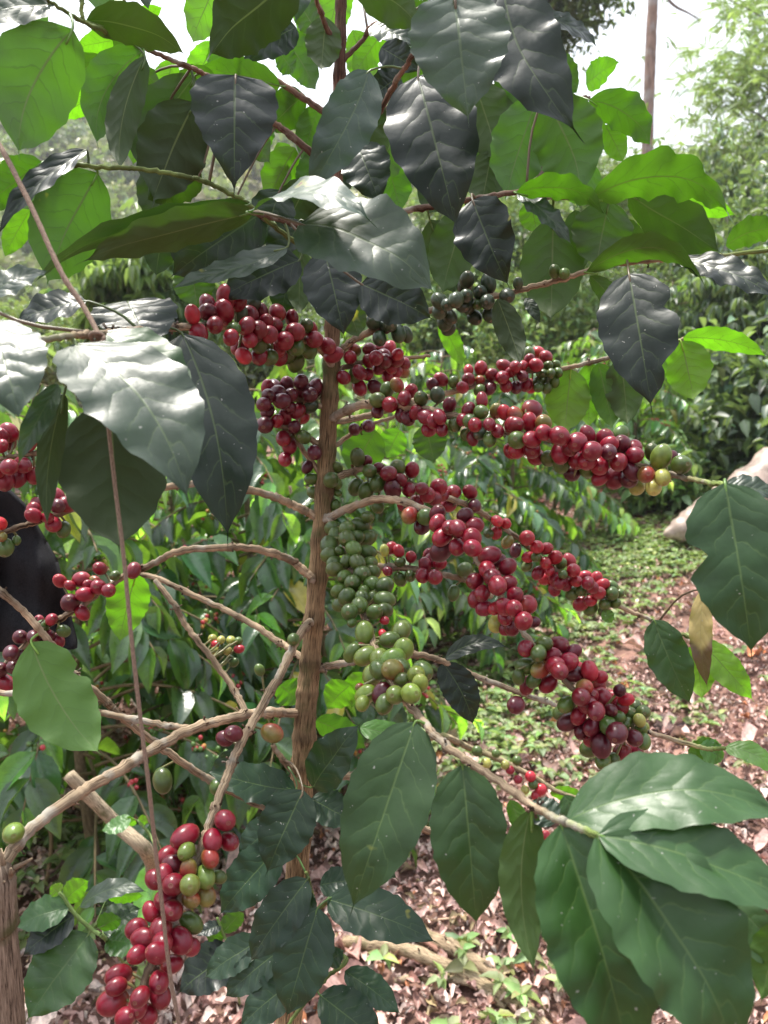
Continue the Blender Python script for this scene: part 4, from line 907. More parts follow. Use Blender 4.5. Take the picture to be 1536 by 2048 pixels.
for li, line in enumerate(LEAVES.strip().split('\n')):
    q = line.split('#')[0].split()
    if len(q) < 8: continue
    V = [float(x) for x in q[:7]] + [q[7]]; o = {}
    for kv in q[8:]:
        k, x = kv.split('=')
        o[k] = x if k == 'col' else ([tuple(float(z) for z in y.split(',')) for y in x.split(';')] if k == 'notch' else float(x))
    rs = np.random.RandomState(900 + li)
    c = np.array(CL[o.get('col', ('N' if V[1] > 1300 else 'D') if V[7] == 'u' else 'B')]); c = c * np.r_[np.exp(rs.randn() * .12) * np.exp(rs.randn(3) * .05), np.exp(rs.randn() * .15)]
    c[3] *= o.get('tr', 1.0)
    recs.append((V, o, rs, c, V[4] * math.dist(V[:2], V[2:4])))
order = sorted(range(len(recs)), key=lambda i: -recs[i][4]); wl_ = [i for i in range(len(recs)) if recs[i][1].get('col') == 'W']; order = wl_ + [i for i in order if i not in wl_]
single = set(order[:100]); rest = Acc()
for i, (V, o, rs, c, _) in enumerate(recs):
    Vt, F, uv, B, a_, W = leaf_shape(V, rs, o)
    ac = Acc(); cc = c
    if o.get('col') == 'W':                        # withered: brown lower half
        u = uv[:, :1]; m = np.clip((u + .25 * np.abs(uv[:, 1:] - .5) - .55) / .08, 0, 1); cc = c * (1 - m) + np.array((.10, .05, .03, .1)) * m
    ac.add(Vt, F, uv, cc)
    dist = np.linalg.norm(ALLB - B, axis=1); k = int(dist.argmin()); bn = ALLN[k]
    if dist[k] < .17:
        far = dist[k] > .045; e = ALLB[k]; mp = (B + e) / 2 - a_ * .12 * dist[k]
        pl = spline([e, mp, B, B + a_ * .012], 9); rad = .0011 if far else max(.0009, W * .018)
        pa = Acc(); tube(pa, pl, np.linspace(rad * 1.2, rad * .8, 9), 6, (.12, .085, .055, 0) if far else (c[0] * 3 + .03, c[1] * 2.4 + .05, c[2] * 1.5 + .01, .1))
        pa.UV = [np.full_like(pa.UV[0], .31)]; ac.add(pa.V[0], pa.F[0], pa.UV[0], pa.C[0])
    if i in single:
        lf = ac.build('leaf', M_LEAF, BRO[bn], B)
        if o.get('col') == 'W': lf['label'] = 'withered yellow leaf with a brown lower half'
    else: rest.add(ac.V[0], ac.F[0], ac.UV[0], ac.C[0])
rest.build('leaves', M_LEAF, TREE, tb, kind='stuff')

# ---------------- cherries: cluster lines "branch radius | x,y,colour[,radius] ..."
CC = {'r': (.19, .004, .017), 'k': (.080, .004, .013), 'p': (.33, .013, .026), 'o': (.36, .13, .035), 'g': (.058, .098, .017), 'G': (.14, .20, .028), 'y': (.30, .30, .07), 'd': (.035, .055, .025)}
CHERRIES = '''b_leftfruit 17 | 385,629,p 415,607,r 415,624,k 452,594,r,20 447,625,r,21 477,605,r 480,627,d 468,657,g,15 493,652,r,19 397,667,r 480,694,r,19 487,712,p 510,669,k 522,627,r 555,625,r,18 584,637,r 590,664,r,19 550,650,r 532,644,r 517,659,r,19 539,669,r,18 569,682,r,19 612,652,g,15 620,659,r 629,679,r,19 655,692,r 667,710,r,18 592,695,g,18 572,710,g,18 592,724,g 619,702,g 519,687,g 529,705,g 549,700,r 559,714,r 519,712,r 500,680,r 500,630,r 430,650,r 462,675,r 540,715,g 505,605,d
b_clus 14 | 709,700,o 739,699,r 759,699,r 767,712,r 779,697,p 795,709,p 737,722,r 760,735,r 735,749,r 782,732,p 794,720,r 810,727,p 805,742,o 792,742,r 775,752,r 719,745,r 687,755,r 719,775,r,15 750,775,k 709,752,g 752,716,r 770,722,r 700,715,r
b_main 15 | 755,800,g 774,780,g 794,770,o 780,809,r 809,797,r 755,824,k 822,782,r 842,797,g 802,830,k 815,837,k 832,825,r 852,834,r 879,834,r 859,857,r 884,860,r 875,790,d 899,809,k 910,849,g 937,819,r 964,800,r 992,822,o 962,824,g 939,842,g 979,849,r 1009,825,p 960,867,d 934,869,g 995,862,r 945,877,r 979,879,g 1022,849,r 1022,902,r 867,842,r 925,840,r 950,850,r
b_upfar 13 | 865,769,k 882,759,r 907,764,g,11 937,759,r 937,740,p 962,737,p 984,750,r 960,760,o,10 959,780,g 980,777,k 1009,732,p 1005,755,r 1012,772,r 1057,709,g 1076,705,p 1092,714,p 1059,720,r 1072,730,p 1044,732,p 1031,734,p 1096,732,g,10 1111,730,g,10 1086,747,g,10 1102,747,g,10 1116,745,g,10 1094,764,g,11 1109,764,g,11 1076,764,g,11 1094,777,g,10 1077,775,g,10 1051,769,r 1062,772,p 1032,775,k 1045,752,k 925,775,r 1020,745,r
b_r3 14 | 709,859,k 737,852,k
b_l1 15 | 535,775,r 547,775,k 574,769,k 602,764,k 607,779,k 582,790,k 630,775,k 639,785,k 537,792,k 527,809,k 535,822,k 564,802,k 580,815,k 595,822,r 555,785,k 620,790,k
b_l2 15 | 570,834,r 605,834,r 589,854,k 567,877,r 579,892,r 570,919,r 607,874,g 619,812,d 554,842,r 629,905,k 615,934,k,12 530,850,k
b_mid 15 | 715,915,g 734,922,k,11 757,935,r,11 777,947,r,17 795,935,g 824,940,r,16 739,942,g 755,967,g 785,979,k,18 712,974,g 732,982,g 817,979,r 844,977,r 877,975,r 907,984,r 940,984,r 869,997,r 832,1009,r 897,1010,r 949,1012,k,14 755,1012,g 809,1009,r 810,1022,g 662,960,g 675,935,g,11 675,968,g,11 675,985,g,9 624,958,g,12 628,985,g,13 672,1012,g,11 800,960,r 855,990,r 885,990,r
b_main 18 | 1064,819,r,19 1032,832,o 1059,844,r 1031,850,r 1087,847,o 1034,880,g 1064,879,r 1034,900,r 1064,899,r 1072,914,r 1087,865,r 1119,872,r,20 1120,907,r,19 1097,917,g 1124,925,g 1154,884,r,20 1175,869,r,17 1154,919,r,19 1144,945,k 1174,939,g 1184,902,r,19 1209,879,r,20 1217,904,k 1199,932,r,20 1237,924,r,20 1244,889,k,19 1269,895,r 1269,910,r 1231,955,r,21 1201,955,r 1262,942,k 1258,957,k 1241,868,g 1292,949,o,20 1322,914,G,21 1305,905,g 1342,914,k,14 1362,929,g,19 1274,974,y,17 1307,974,y,18 1325,955,y,17 1140,895,r 1175,920,r 1218,890,r
b_fore 16 | 665,1056,g 694,1057,g 719,1052,g,18 735,1034,g,14 672,1072,g 694,1077,g,18 734,1077,g 659,1092,g,18 680,1102,g,10 707,1097,g 735,1104,g 694,1122,g,15 669,1127,g 669,1139,g 724,1149,g,18 689,1154,g 705,1166,g,17 727,1181,g,13 744,1169,g 769,1171,g 679,1182,g 694,1194,g 744,1197,g,13 769,1199,g,18 719,1211,g,18 699,1224,g,18 749,1224,g 769,1221,g 682,1209,g 739,1127,g 742,1144,g 715,1125,g 712,1075,g 660,1110,g 725,1195,g 704,1246,g,9 769,1241,p,10 765,1267,p,8 724,1289,p,8 719,1374,o,8
b_fore 21 | 729,1266,G,19 779,1279,g,18 802,1262,G,20 807,1299,G,23 732,1312,G,20 759,1317,G 784,1321,G 705,1306,g,18 744,1351,G,20 785,1339,o,21 805,1359,g,14 832,1349,G,20 840,1367,G,17 732,1389,G,20 764,1387,k,21 769,1408,g,20 822,1387,G,20 845,1342,g 725,1407,G,15 758,1340,g 800,1335,g 790,1390,G
b_pale 13 | 769,1101,y,10 782,1096,p,12 797,1102,p,12 822,1114,p,12 800,1124,g,12 800,1159,g,13 820,1152,g,12 857,1111,r,14 864,1121,r,14 880,1127,r 845,1151,r,15 870,1154,r,15 929,1139,g,14 907,1186,g,13 775,1142,r,10 850,1130,r
b_low 18 | 875,1046,r,19 915,1056,r,19 884,1074,r 914,1094,r 882,1102,k 944,1076,r,20 949,1052,r 930,1031,k,15 945,1096,r 845,1051,k 819,1031,o 852,1034,g 875,1027,k 979,1111,r 997,1122,k 974,1139,r 1015,1134,r 950,1162,r,17 995,1171,r,19 965,1187,r 1015,1167,r 955,1197,r 969,1217,r,15 989,1217,p,13 1009,1214,r,19 995,1246,y,18 1012,1257,r,14 1025,1254,r 1056,1209,r,19 1028,1217,r 1047,1242,r,20 1067,1244,k,13 930,1075,r 985,1155,r 1030,1190,r 900,1055,r 1010,1235,r
b_mid 13 | 1054,1076,p,16 1031,1101,k,12 1074,1094,p 1092,1097,p 1057,1114,p 1072,1114,g,11 1054,1132,g,11 1091,1126,p 1076,1146,r 1099,1141,p 1092,1157,p 1109,1157,r 1109,1177,r 1132,1169,r 1122,1127,g,11 1139,1121,p 1126,1149,g,10 1147,1141,p,14 1152,1162,p 1171,1152,p 1176,1166,r 1192,1159,p 1197,1186,p 1181,1201,p 1162,1207,p 1162,1181,g,11 1144,1187,g 1181,1217,g 1204,1171,p 1224,1187,g 1237,1187,g,10 1209,1209,g 1231,1207,g,10 1206,1221,g,10 1224,1174,g 1110,1115,p 1120,1165,r 994,1042,p,12 1012,1047,p,12 992,1066,p,12 977,1067,g,11 1015,1084,o,12 1185,1175,r
b_low 18 | 1116,1291,r,19 1089,1287,g,14 1077,1307,g,17 1052,1297,r,16 1101,1312,r 1146,1304,k,15 1136,1324,r,20 1051,1332,g,17 1081,1339,o,18 1119,1342,r,19 1146,1347,k 1037,1354,g,13 1067,1361,g,15 1096,1367,r,18 1054,1371,r 1159,1336,p,13 1179,1342,p,17 1201,1354,p,13 1169,1374,o,18 1162,1394,r,19 1194,1367,r,17 1202,1396,r,21 1224,1394,p,15 1239,1381,k,13 1252,1399,p,14 1241,1414,r,16 1192,1422,r,20 1221,1421,k,14 1132,1409,g,18 1124,1427,g,16 1157,1432,r,17 1136,1444,k,19 1184,1454,k,18 1162,1461,k,15 1216,1451,g,18 1236,1434,g,14 1259,1429,g,15 1271,1412,g,11 1287,1424,g,14 1279,1441,y,13 1251,1447,g,13 1234,1466,k,21 1269,1476,k,18 1287,1482,g,15 1281,1461,g,13 1202,1491,k,20 1179,1497,g,17 1244,1507,r,21 1272,1501,r,14 1206,1521,g,16 1224,1521,g,15 1181,1477,r,15 1291,1454,y,9 1110,1330,r 1175,1410,r 1180,1390,r
b_right 16 | 1032,1410,k,17
b_leftarch 15 | 200,1137,r 267,1141,r,16 163,1159,r 197,1174,r,16 217,1181,r 170,1189,r 140,1206,k,18 165,1226,r 120,1162,p,13 140,1171,p,10 190,1161,o,10 178,1171,r,11 230,1151,g,11 103,1239,r,12 85,1252,g,12 127,1262,g,12 97,1272,k,13 115,1281,r,13 78,1244,r,12 40,1274,k,15 67,1274,k,15 22,1306,k,16 40,1314,k,15 27,1334,k,15 10,1367,r,18 92,1290,k,14 0,1340,k,15
b_l4 16 | 0,1047,p,14 3,1074,o,12 10,1095,g,19 33,1081,g,9 67,1031,r 107,1049,r 127,1059,g 77,1009,r,15 113,992,r,17 133,1009,r 67,1020,r 95,1035,r 115,1012,k
b_l5 16 | 18,865,r,17 0,875,r 17,884,r 3,892,r 70,874,r 18,934,r,18 37,955,r,18 10,962,r,20 68,950,r,17 45,930,r -5,940,r 55,885,r
b_front 16 | 467,1467,k,20 450,1477,k,17 587,1279,g,12 544,1466,o,20
b_under 15 | 519,1340,g,10
b_left3 9 .03 | 425,1277,y 442,1280,y 462,1281,y 477,1282,g 433,1290,p 430,1302,y 455,1302,y 478,1298,p 460,1318,g 468,1325,g 445,1295,g
b_leftdown 19 | 325,1561,g,20 433,1574,g,14 490,1568,o,20
b_bigleft 20 | 27,1666,G,22
b_front 21 | 450,1641,r,23 425,1681,r,20 458,1683,r,18 370,1673,r,24 335,1711,r,19 373,1703,G,19 420,1716,o,21 345,1729,k,19 377,1739,o,19 310,1759,r,20 328,1749,r,19 347,1769,r,23 410,1754,G,20 437,1754,g,15 382,1799,o,20 412,1791,o,18 382,1846,g,20 303,1823,r,18 345,1821,r,23 273,1858,r,21 288,1876,r,21 322,1858,r,22 360,1881,r,23 383,1894,r,19 275,1909,r,20 315,1906,r,21 343,1928,r,20 237,1951,r,22 233,1973,r,18 318,1964,r,21 320,1991,r,22 225,2004,r,26 280,1994,r,20 293,2028,r,19 250,2035,r,19 380,1770,G 330,1800,r 325,1885,r 275,2015,r
b_uptwig 15 | 934,560,d 929,574,d 932,592,d 960,585,d 977,567,d 955,609,g,10 975,604,d 949,635,d 979,630,d,16 1014,592,d,15 879,602,d 879,624,d 895,609,d 900,634,d 924,612,d 889,645,d 897,657,d 747,645,d 770,655,d,13 759,677,d 797,667,d,16 812,669,d 1109,543,g,12 1129,547,g,12 1036,567,d,11 912,600,d 940,612,d 780,650,d
'''
th = np.concatenate([[.015], np.linspace(.12, .5, 4), np.linspace(.7, math.pi - .02, 11)]); ph = np.linspace(0, 2 * math.pi, 18, endpoint=False)
TH, PH = np.meshgrid(th, ph, indexing='ij')
RAD = 1 - .055 * np.exp(-(TH / .16) ** 2) + .018 * np.exp(-((TH - .27) / .07) ** 2) - .02 * np.exp(-((math.pi - TH) / .3) ** 2)
SPH = np.stack([RAD * np.sin(TH) * np.cos(PH), RAD * np.sin(TH) * np.sin(PH), RAD * np.cos(TH)], -1).reshape(-1, 3)
SUV = np.stack([PH / 6.2832, 1 - TH / math.pi], -1).reshape(-1, 2); SF = grid_faces(len(th), 18, True)[:, ::-1]
CH = []
rs = np.random.RandomState(12)
for line in CHERRIES.strip().split('\n'):
    hd, body = line.split('|'); hd = hd.split(); bn = hd[0]; r0 = float(hd[1]); dofs = float(hd[2]) if len(hd) > 2 else 0.
    ln, dp = BLINE[bn]
    px2 = np.stack([768 + FPX * (ln - CAM).dot(RGT) / (ln - CAM).dot(FWD), 1024 - FPX * (ln - CAM).dot(UPV) / (ln - CAM).dot(FWD)], -1); dl = (ln - CAM).dot(FWD)
    for tok in body.split():
        q = tok.split(','); x, y, c = float(q[0]), float(q[1]), q[2]; r = float(q[3]) if len(q) > 3 else r0 * (1 + .05 * rs.randn())
        k = int(np.linalg.norm(px2 - [x, y], axis=1).argmin()); ds = math.dist(px2[k], (x, y)); rw = r / FPX * dl[k]
        off = math.sqrt(max(0, (1.7 * r) ** 2 - ds ** 2)) / FPX * dl[k]
        CH.append([x, y, c, r, dl[k] - off + dofs + rs.randn() * .0015, bn, ln[k]])
xy = np.array([c[:2] for c in CH]); rd = np.array([c[3] for c in CH]); dp = np.array([c[4] for c in CH])
for it in range(60):                                # push overlapping neighbours apart in depth only
    mv = np.zeros(len(CH)); cnt = 0
    for i in range(len(CH)):
        d2 = np.hypot(*(xy - xy[i]).T); s = (rd + rd[i]) * .97
        for j in np.nonzero((d2 < s) & (np.arange(len(CH)) > i))[0]:
            need = math.sqrt(s[j] ** 2 - d2[j] ** 2) / FPX * dp[i]; gap = dp[j] - dp[i]
            if abs(gap) < need:
                m = (need - abs(gap)) * .3 * (1 if gap >= 0 else -1); mv[j] += m; mv[i] -= m; cnt += 1
    dp += np.clip(mv, -.004, .004)
    if not cnt: break
area = rd ** 2; single = set(np.argsort(-area)[:100].tolist()); rest = Acc()
for i, (x, y, c, r, _, bn, bp_) in enumerate(CH):
    rs = np.random.RandomState(5000 + i)
    ctr = P(x, y, dp[i]); rw = r / FPX * dp[i] * rs.uniform(.94, 1.10)
    ax = nrm(nrm(ctr - bp_) * .9 - FWD * (.9 if rs.rand() < .3 else .1) + rs.randn(3) * .4 + np.array([0, 0, -.15]))
    s1 = nrm(np.cross(ax, rs.randn(3))); s2 = np.cross(ax, s1)
    el = rs.uniform(1.12, 1.38); k_ = (el ** (-1 / 3.)) * 1.03; fl = rs.uniform(.93, 1.0)
    Q = SPH * [rw * k_ * fl, rw * k_ / fl * .98, rw * k_ * el]
    Vt = ctr + Q[:, :1] * s1 + Q[:, 1:2] * s2 + Q[:, 2:] * ax
    base = np.array(CC[c]) * np.exp(rs.randn() * .16) * np.exp(rs.randn(3) * .06)
    zz = SPH[:, 2:3]; dr = nrm(rs.randn(3)); gd = SPH @ dr
    colr = np.tile(base, (len(SPH), 1))
    if c == 'o': m = np.clip(.5 + .8 * gd, 0, 1)[:, None]; colr = np.array((.26, .028, .02)) * m + np.array((.17, .155, .035)) * (1 - m)
    elif c in 'rp':
        m = np.clip((gd - .45) * 1.3, 0, .55 if rs.rand() < .35 else .15)[:, None]; colr = colr * (1 - m) + np.array((.12, .006, .02)) * m
        m = np.clip(-zz - .62, 0, 1) * 1.2; colr = colr * (1 - m) + np.array((.42, .10, .05)) * m
    elif c in 'gG': m = np.clip((gd - .2) * .5, 0, .5)[:, None]; colr = colr * (1 - m) + np.array((.12, .19, .045)) * m
    C4 = np.concatenate([colr, np.ones((len(SPH), 1))], 1)
    if i in single:
        ac = Acc(); ac.add(Vt, SF, SUV, C4); ac.build('coffee_cherry', M_CHERRY, BRO[bn], ctr)
    else: rest.add(Vt, SF, SUV, C4)
    if math.dist(ctr, bp_) > rw * 1.15:            # short stalk back to the branch
        e = ctr - ax * rw * .9 * k_ * el; pa = Acc(); tube(rest, spline([bp_, (bp_ + e) / 2 + rs.randn(3) * .0006, e, e + ax * .001], 6), .0011, 5, (.16, .16, .06, 1)); rest.UV[-1][:] = (.3, .4)
rest.build('coffee_cherries', M_CHERRY, TREE, tb, kind='stuff')
# ------------------------------------------------------------------ twine, cloth, sack, stake, stems on the ground
a = Acc()
tw = spline([P(-60, 200, .50), P(0, 292, .475), P(60, 408, .455), P(120, 540, .44), P(165, 610, .435), P(190, 655, .428), P(196, 672, .425), P(197, 688, .432), P(205, 760, .44), P(216, 850, .44), P(232, 990, .435), P(248, 1120, .43), P(262, 1270, .43), P(280, 1430, .435), P(296, 1560, .44), P(310, 1690, .45), P(325, 1820, .455), P(340, 1950, .46), P(360, 2060, .465), P(375, 2160, .47)], 320)
tube(a, tw, np.interp(np.linspace(0, 1, 320), [0, .35, .4, 1], [.0016, .0015, .0012, .00125]), 7, (.27, .20, .16, 1), .05, 2)
kn = [P(196, 672, .425) + np.array([.0032 * math.cos(q), .003 * math.sin(q * 2.1) - .002, .0034 * math.sin(q) - .002]) for q in np.linspace(0, 11, 24)]
tube(a, spline(kn, 70), .0011, 6, (.27, .20, .16, 1), .05, 3)
o = a.build('twine', M_TWINE, None, P(196, 672, .425)); tag(o, 'thin tan twine tied to the left twig and hanging down past the cherries', 'twine')
# black cloth
def sheet(f, nu, nv, th, name, mat, colr, nrmv):
    u, v = np.meshgrid(np.linspace(0, 1, nu), np.linspace(0, 1, nv), indexing='ij'); V = np.array([f(x, y) for x, y in zip(u.ravel(), v.ravel())])
    nv_ = np.asarray(nrmv) * th; F = grid_faces(nu, nv); k = len(V)
    rim = [i * nv for i in range(nu)] + [(nu - 1) * nv + j for j in range(1, nv)] + [i * nv + nv - 1 for i in range(nu - 2, -1, -1)] + [j for j in range(nv - 2, 0, -1)]
    side = [(p, rim[(i + 1) % len(rim)], rim[(i + 1) % len(rim)] + k, p + k) for i, p in enumerate(rim)]
    a = Acc(); a.add(np.vstack([V, V + nv_]), np.vstack([F, F[:, ::-1] + k, side]), np.tile(np.stack([u.ravel(), v.ravel()], -1), (2, 1)), colr); return a
def clothf(u, v):
    xr = np.interp(v, [0, .10, .45, .92, .96, 1], [8, 42, 108, 145, 148, 147]); x = -260 + (xr + 260) * u; y = 975 + v * (338 - 14 * u) + 30 * (1 - u) * (v > 2)
    return P(x, y, .98 + .016 * math.sin(u * 17 + v * 4) + .010 * math.sin(v * 13 - u * 9) + .006 * math.sin(u * 41 + v * 9))
a = sheet(clothf, 60, 40, .012, 'c', None, (.016, .016, .019, 1), FWD)
tag(a.build('black_cloth', M_CLOTH, None, P(-50, 1150, .98)), 'matte black cloth with a squared lower corner hanging behind the left cherries', 'cloth')
# sack on the slope
c = G(1470, 1082); c = c + np.array([-.12, 0, .03])
def sackf():
    a = Acc(); ln = spline([c + [-.42, -.02, .02], c + [-.25, .0, .07], c + [.05, .06, .20], c + [.42, .15, .42], c + [.9, .25, .72]], 40)
    rs = np.random.RandomState(9); tube(a, ln, np.interp(np.linspace(0, 1, 40), [0, .12, .4, .8, 1], [.02, .07, .15, .20, .20]) * (1 + .07 * np.sin(np.arange(40) * 1.3)), 22, (.42, .33, .29, 1), .035, 5, ridge=.10); return a
tag(sackf().build('plastic_sack', M_SACK, None, c), 'crumpled pale pink plastic sack lying on the slope by the right border', 'sack')
# stake
b = P(4, 1745, .50); g0 = np.array([b[0] - .01, b[1] + .02, float(ground_h(b[0], b[1])) - .1])
a = Acc(); q2 = P(8, 2048, .52); ln = spline([b + [-.002, 0, .006], P(0, 1850, .505), q2, g0], 60)
tube(a, ln, np.interp(np.linspace(0, 1, 60), [0, .03, .1, 1], [.006, .0085, .0105, .014]), 14, (.23, .18, .14, 1), .03, 8, ridge=.04)
for i in range(9):
    rs = np.random.RandomState(i); p = b + rs.randn(3) * [.004, .004, .002]; tube(a, [p, p + rs.randn(3) * .004 + [0, 0, .006]], [.002, .0008], 5, (.35, .27, .19, 1))
tag(a.build('wooden_stake', M_BARK, None, g0), 'thick brown wooden stake with a frayed top in the lower left corner', 'stake')
# cut stem behind the forked branch
p0, p1 = P(138, 1550, 1.5), P(235, 1650, 1.55); 
a = Acc(); e = P(300, 1715, 1.6); gg = G(300, 1760); tube(a, spline([p0, p1, e, gg - [0, 0, .03]], 30), np.linspace(.012, .016, 30), 12, (.34, .28, .20, 1), .04, 6, ridge=.06)
tag(a.build('cut_stem', M_BARK, None, gg), 'pale sawn off stem leaning behind the forked left branch', 'stem')
# cut branches lying on the slope at the bottom
def lying(pts, r0, r1, label, c_, seed):
    w3 = [G(x, y) + np.array([0, 0, dz]) for x, y, dz in pts]; n = 40; ln = spline(w3, n); rs = np.random.RandomState(seed)
    sw = np.zeros(n)
    for q in range(5, n, 8): sw += .22 * np.exp(-((np.arange(n) - q) / 1.0) ** 2)
    a = Acc(); tube(a, ln, np.linspace(r0, r1, n) * (1 + sw), 10, c_, .04, seed, ridge=.07)
    for q in range(5, n, 8):
        for s in range(4): d = unit(1, rs)[0]; tube(a, [ln[q] + d * r0 * .8, ln[q] + d * r0 * 1.7], [.003, .002], 4, (.12, .08, .055, 1))
    tag(a.build('fallen_branch', M_BARK, None, w3[0]), label, 'branch', 'cut branches lying on the slope')
lying([(690, 1905, .03), (800, 1932, .05), (930, 1980, .04), (1060, 2052, .03), (1130, 2110, .02)], .017, .014, 'longest pale cut branch running from the trunk foot to the bottom edge', (.36, .28, .19, 1), 1)
lying([(820, 1892, .04), (900, 1930, .05), (1000, 1992, .04), (1085, 2070, .02)], .020, .016, 'second pale cut branch, just above and beside the longest one', (.33, .25, .17, 1), 2)
lying([(790, 1976, .02), (860, 1978, .03), (940, 1990, .03), (1010, 2030, .02)], .009, .007, 'thin cut stick under the two thick cut branches', (.34, .27, .19, 1), 3)
lying([(690, 1890, .06), (780, 1895, .07), (860, 1925, .05), (900, 1950, .03)], .007, .006, 'smooth pinkish stick lying over the thick cut branches', (.33, .18, .14, 1), 4)
lying([(735, 1715, .06), (800, 1690, .08), (880, 1650, .06)], .012, .010, 'short pale stick on the litter beside the big hanging middle leaf', (.38, .31, .22, 1), 5)
lying([(0, 1745, .02), (60, 1720, .10), (140, 1698, .10), (225, 1668, .06)], .006, .005, 'long dry reddish stick lying left behind the stake', (.34, .20, .13, 1), 6)
lying([(70, 1680, .05), (105, 1720, .10), (95, 1790, .05), (60, 1830, .02)], .007, .005, 'bent dry brown stem curling down beside the stake', (.28, .18, .11, 1), 7)
lying([(150, 1990, .02), (190, 1940, .03), (215, 1915, .02)], .006, .005, 'short dry stick below the lower left seedling', (.30, .19, .14, 1), 8)
lying([(100, 1990, .02), (170, 2010, .03), (260, 2000, .02)], .008, .006, 'broad dry strip of stem at the very bottom left', (.36, .24, .19, 1), 9)
# rock
c = G(1345, 1462)
rs = np.random.RandomState(2); TH2, PH2 = np.meshgrid(np.linspace(.05, 3.09, 16), np.linspace(0, 6.283, 24, endpoint=False), indexing='ij')
rr = 1 + .14 * np.sin(3 * PH2 + 1) * np.sin(TH2) + .10 * np.sin(5 * TH2 + 2 * PH2) + rs.randn(16, 24) * .03
a = Acc(); a.add(np.stack([c[0] + .08 * rr * np.sin(TH2) * np.cos(PH2), c[1] + .08 * rr * np.sin(TH2) * np.sin(PH2), c[2] + .01 + .05 * rr * np.cos(TH2)], -1), grid_faces(16, 24, True)[:, ::-1], None, (.13, .085, .085, 1))
tag(a.build('rock', M_ROCK, None, c, smooth=False), 'dark purplish rock half sunk in the leaf litter', 'rock')
# seedlings and weeds with leaves of their own
def plantlet(name, base, tip, leaves, label, cat, stemr, colr, seed, group=None):
    t = empty(name, base, label, cat, group); a = Acc()
    tube(a, spline([base, (np.asarray(base) * .5 + np.asarray(tip[0]) * .5) + [0, 0, -.01]] + list(tip), 24), np.linspace(stemr, stemr * .7, 24), 7, (.16, .24, .08, 1), .03, seed)
    st = a.build('stem', M_TWIG, t, base)
    for i, (V, o) in enumerate(leaves):
        rs = np.random.RandomState(seed * 50 + i); Vt, F, uv, B, a_, W = leaf_shape(V, rs, o); ac = Acc(); c_ = np.array(CL[o.get('col', colr)]) * np.r_[np.exp(rs.randn(3) * .07), 1]
        ac.add(Vt, F, uv, c_)
        ds = [np.linalg.norm(np.asarray(q) - B) for q in tip]; e = np.asarray(tip[int(np.argmin(ds))])
        if .004 < min(ds) < .2:
            pa = Acc(); tube(pa, spline([e, (e + B) / 2, B, B + a_ * .01], 7), W * .018, 5, (.13, .2, .06, .1)); pa.UV = [np.full_like(pa.UV[0], .31)]; ac.add(pa.V[0], pa.F[0], pa.UV[0], pa.C[0])
        ac.build('leaf', M_LEAF, t, B)
D = .95
plantlet('coffee_seedling', G(260, 1930), [P(213, 1880, D), P(185, 1860, D), P(150, 1828, D), P(128, 1795, D), P(118, 1785, D)],
    [((138, 1812, 22, 1855, 70, D, D - .02, 'u'), {'ku': .9, 'col': 'M'}), ((148, 1830, 38, 1915, 66, D, D - .03, 'u'), {'ku': .7, 'col': 'D'}),
     ((178, 1868, 45, 2050, 128, D, D - .06, 'u'), {'ku': .5, 'col': 'M'}), ((160, 1812, 298, 1782, 46, D, D, 'u'), {'ku': 1.2, 'cv': -.1, 'col': 'P', 'rip': .06}), ((215, 1795, 292, 1790, 40, D + .03, D + .03, 'd'), {'col': 'Y'}),
     ((130, 1800, 180, 1758, 52, D, D + .02, 'd'), {'col': 'Y'}), ((196, 1856, 246, 1835, 46, D, D, 'd'), {'col': 'B'}), ((214, 1880, 300, 1895, 66, D, D - .02, 'u'), {'ku': .9, 'col': 'M'}), ((205, 1862, 285, 1812, 70, D + .02, D + .04, 'u'), {'ku': .9, 'col': 'P'}), ((120, 1788, 100, 1770, 30, D, D, 'd'), {'col': 'Y'})],
    'young coffee shoot with glossy ribbed leaves at the lower left', 'seedling', .003, 'M', 3)
plantlet('coffee_seedling', G(480, 2010), [P(466, 1905, 1.0), P(452, 1880, 1.0), P(440, 1850, 1.0), P(434, 1835, 1.0)],
    [((442, 1850, 390, 1872, 30, 1.0, .98, 'u'), {'ku': 1}), ((446, 1865, 490, 1820, 42, 1.0, 1.0, 'd'), {'col': 'O'}), ((440, 1860, 415, 1885, 44, 1.0, 1.0, 'd'), {'col': 'O'}), ((466, 1900, 350, 1990, 95, 1.0, .97, 'u'), {'ku': .5}), ((460, 1890, 470, 1990, 70, 1.0, .98, 'u'), {'ku': .4})],
    'small coffee shoot between the front cherry bunch and the trunk foot', 'seedling', .0025, 'D', 4)
w0 = G(345, 1700); hub = [w0 + [0, 0, .05], w0 + [.01, 0, .12], w0 + [.02, .02, .18]]
def wl(n, c, r, seed):
    rs = np.random.RandomState(seed); L_ = []
    for i in range(n):
        x, y = c[0] + rs.randn() * r, c[1] + rs.randn() * r * .8; an = rs.rand() * 6.28; l = rs.uniform(20, 36)
        d = float(np.linalg.norm(w0 - CAM)) * .88 + rs.randn() * .05; L_.append(((x, y, x + l * math.cos(an), y + l * .7 * math.sin(an), l * .75, d, d, 'u'), {'ku': 1.0, 'col': 'L', 'rip': .02, 'p1': .5}))
    return L_
plantlet('weed_plant', w0, hub, wl(26, (345, 1645), 34, 6), 'leafy weed with round pale leaves on the dark soil right of the twine', 'weed', .002, 'L', 6)
s0 = G(330, 1730)
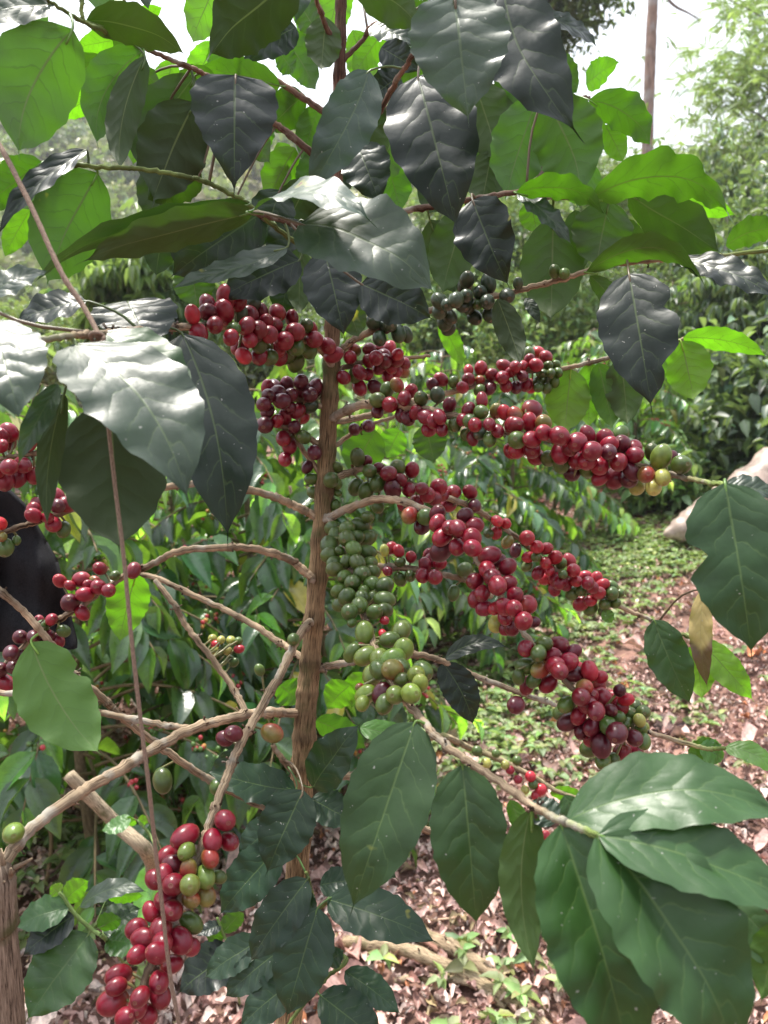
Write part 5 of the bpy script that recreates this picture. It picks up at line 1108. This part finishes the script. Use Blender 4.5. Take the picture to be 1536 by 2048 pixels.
plantlet('coffee_seedling', s0, [P(318, 1710, 1.35), P(300, 1670, 1.35), P(275, 1640, 1.35)], [((262, 1635, 198, 1660, 38, 1.35, 1.33, 'u'), {'ku': 1.2, 'col': 'L', 'cv': -.12}), ((275, 1640, 298, 1645, 24, 1.35, 1.35, 'd'), {'col': 'Y'}), ((270, 1640, 250, 1650, 26, 1.35, 1.35, 'd'), {'col': 'Y'})],
    'thin bent seedling with one pale leaf left of the twine', 'seedling', .003, 'L', 7)
# twig of the neighbouring plant with small cherries
b0 = G(860, 1600)
t = empty('coffee_sprig', b0, 'thin low sprig with small cherries behind the big hanging middle leaves', 'sprig')
a = Acc(); ln = spline([b0, P(850, 1490, 1.25), P(950, 1500, 1.2), P(1050, 1545, 1.18), P(1110, 1580, 1.17), P(1165, 1600, 1.16)], 40); tube(a, ln, np.linspace(.006, .003, 40), 7, (.30, .25, .16, 1), .04, 5)
st = a.build('branch', M_BARK, t, b0)
for i, (x, y, c, r) in enumerate([(1061, 1553, 'p', 11), (1036, 1559, 'r', 9), (1066, 1569, 'g', 10), (1082, 1579, 'p', 12), (1072, 1591, 'p', 10), (1091, 1671, 'p', 10), (1086, 1688, 'g', 11), (1101, 1694, 'r', 10), (1119, 1698, 'p', 11), (954, 1502, 'g', 11), (992, 1507, 'g', 9), (972, 1527, 'y', 11), (1034, 1521, 'g', 10), (1010, 1530, 'y', 9), (1020, 1540, 'r', 9), (1050, 1580, 'y', 9)]):
    d = 1.17; ac = Acc(); rs = np.random.RandomState(i); ac.add(P(x, y, d) + SPH * (r / FPX * d), SF, SUV, (*(np.array(CC[c]) * np.exp(rs.randn() * .15)), 1)); ac.build('coffee_cherry', M_CHERRY, t, P(x, y, d))
for i, V in enumerate([(1165, 1600, 1235, 1560, 34, 1.16, 1.16, 'd'), (1130, 1590, 1165, 1680, 50, 1.16, 1.15, 'u'), (1100, 1585, 1180, 1598, 34, 1.17, 1.16, 'd'), (1180, 1570, 1290, 1550, 30, 1.16, 1.15, 'u')]):
    rs = np.random.RandomState(70 + i); Vt, F, uv, B, a_, W = leaf_shape(V, rs, {}); ac = Acc(); ac.add(Vt, F, uv, CL['Y' if V[7] == 'd' else 'M']); ac.build('leaf', M_LEAF, t, B)

# ------------------------------------------------------------------ the damp air between here and the far hill
hm = bpy.data.materials.new('haze'); hm.use_nodes = True; hm.node_tree.nodes.clear()
ho = N(hm.node_tree, 'ShaderNodeOutputMaterial'); pv = N(hm.node_tree, 'ShaderNodeVolumePrincipled')
pv.inputs['Color'].default_value = (.9, .93, 1, 1); pv.inputs['Density'].default_value = .0013; pv.inputs['Anisotropy'].default_value = .3
hm.node_tree.links.new(pv.outputs[0], ho.inputs['Volume'])
hv = np.array([(x, y, z) for x in (-175., 175.) for y in (-175., 175.) for z in (-12., 62.)])
a = Acc(); a.add(hv, [(0, 1, 3, 2), (4, 6, 7, 5), (0, 4, 5, 1), (2, 3, 7, 6), (0, 2, 6, 4), (1, 5, 7, 3)])
tag(a.build('haze', hm, smooth=False), 'thin pale haze in the air towards the far hillside', 'haze', kind='stuff')
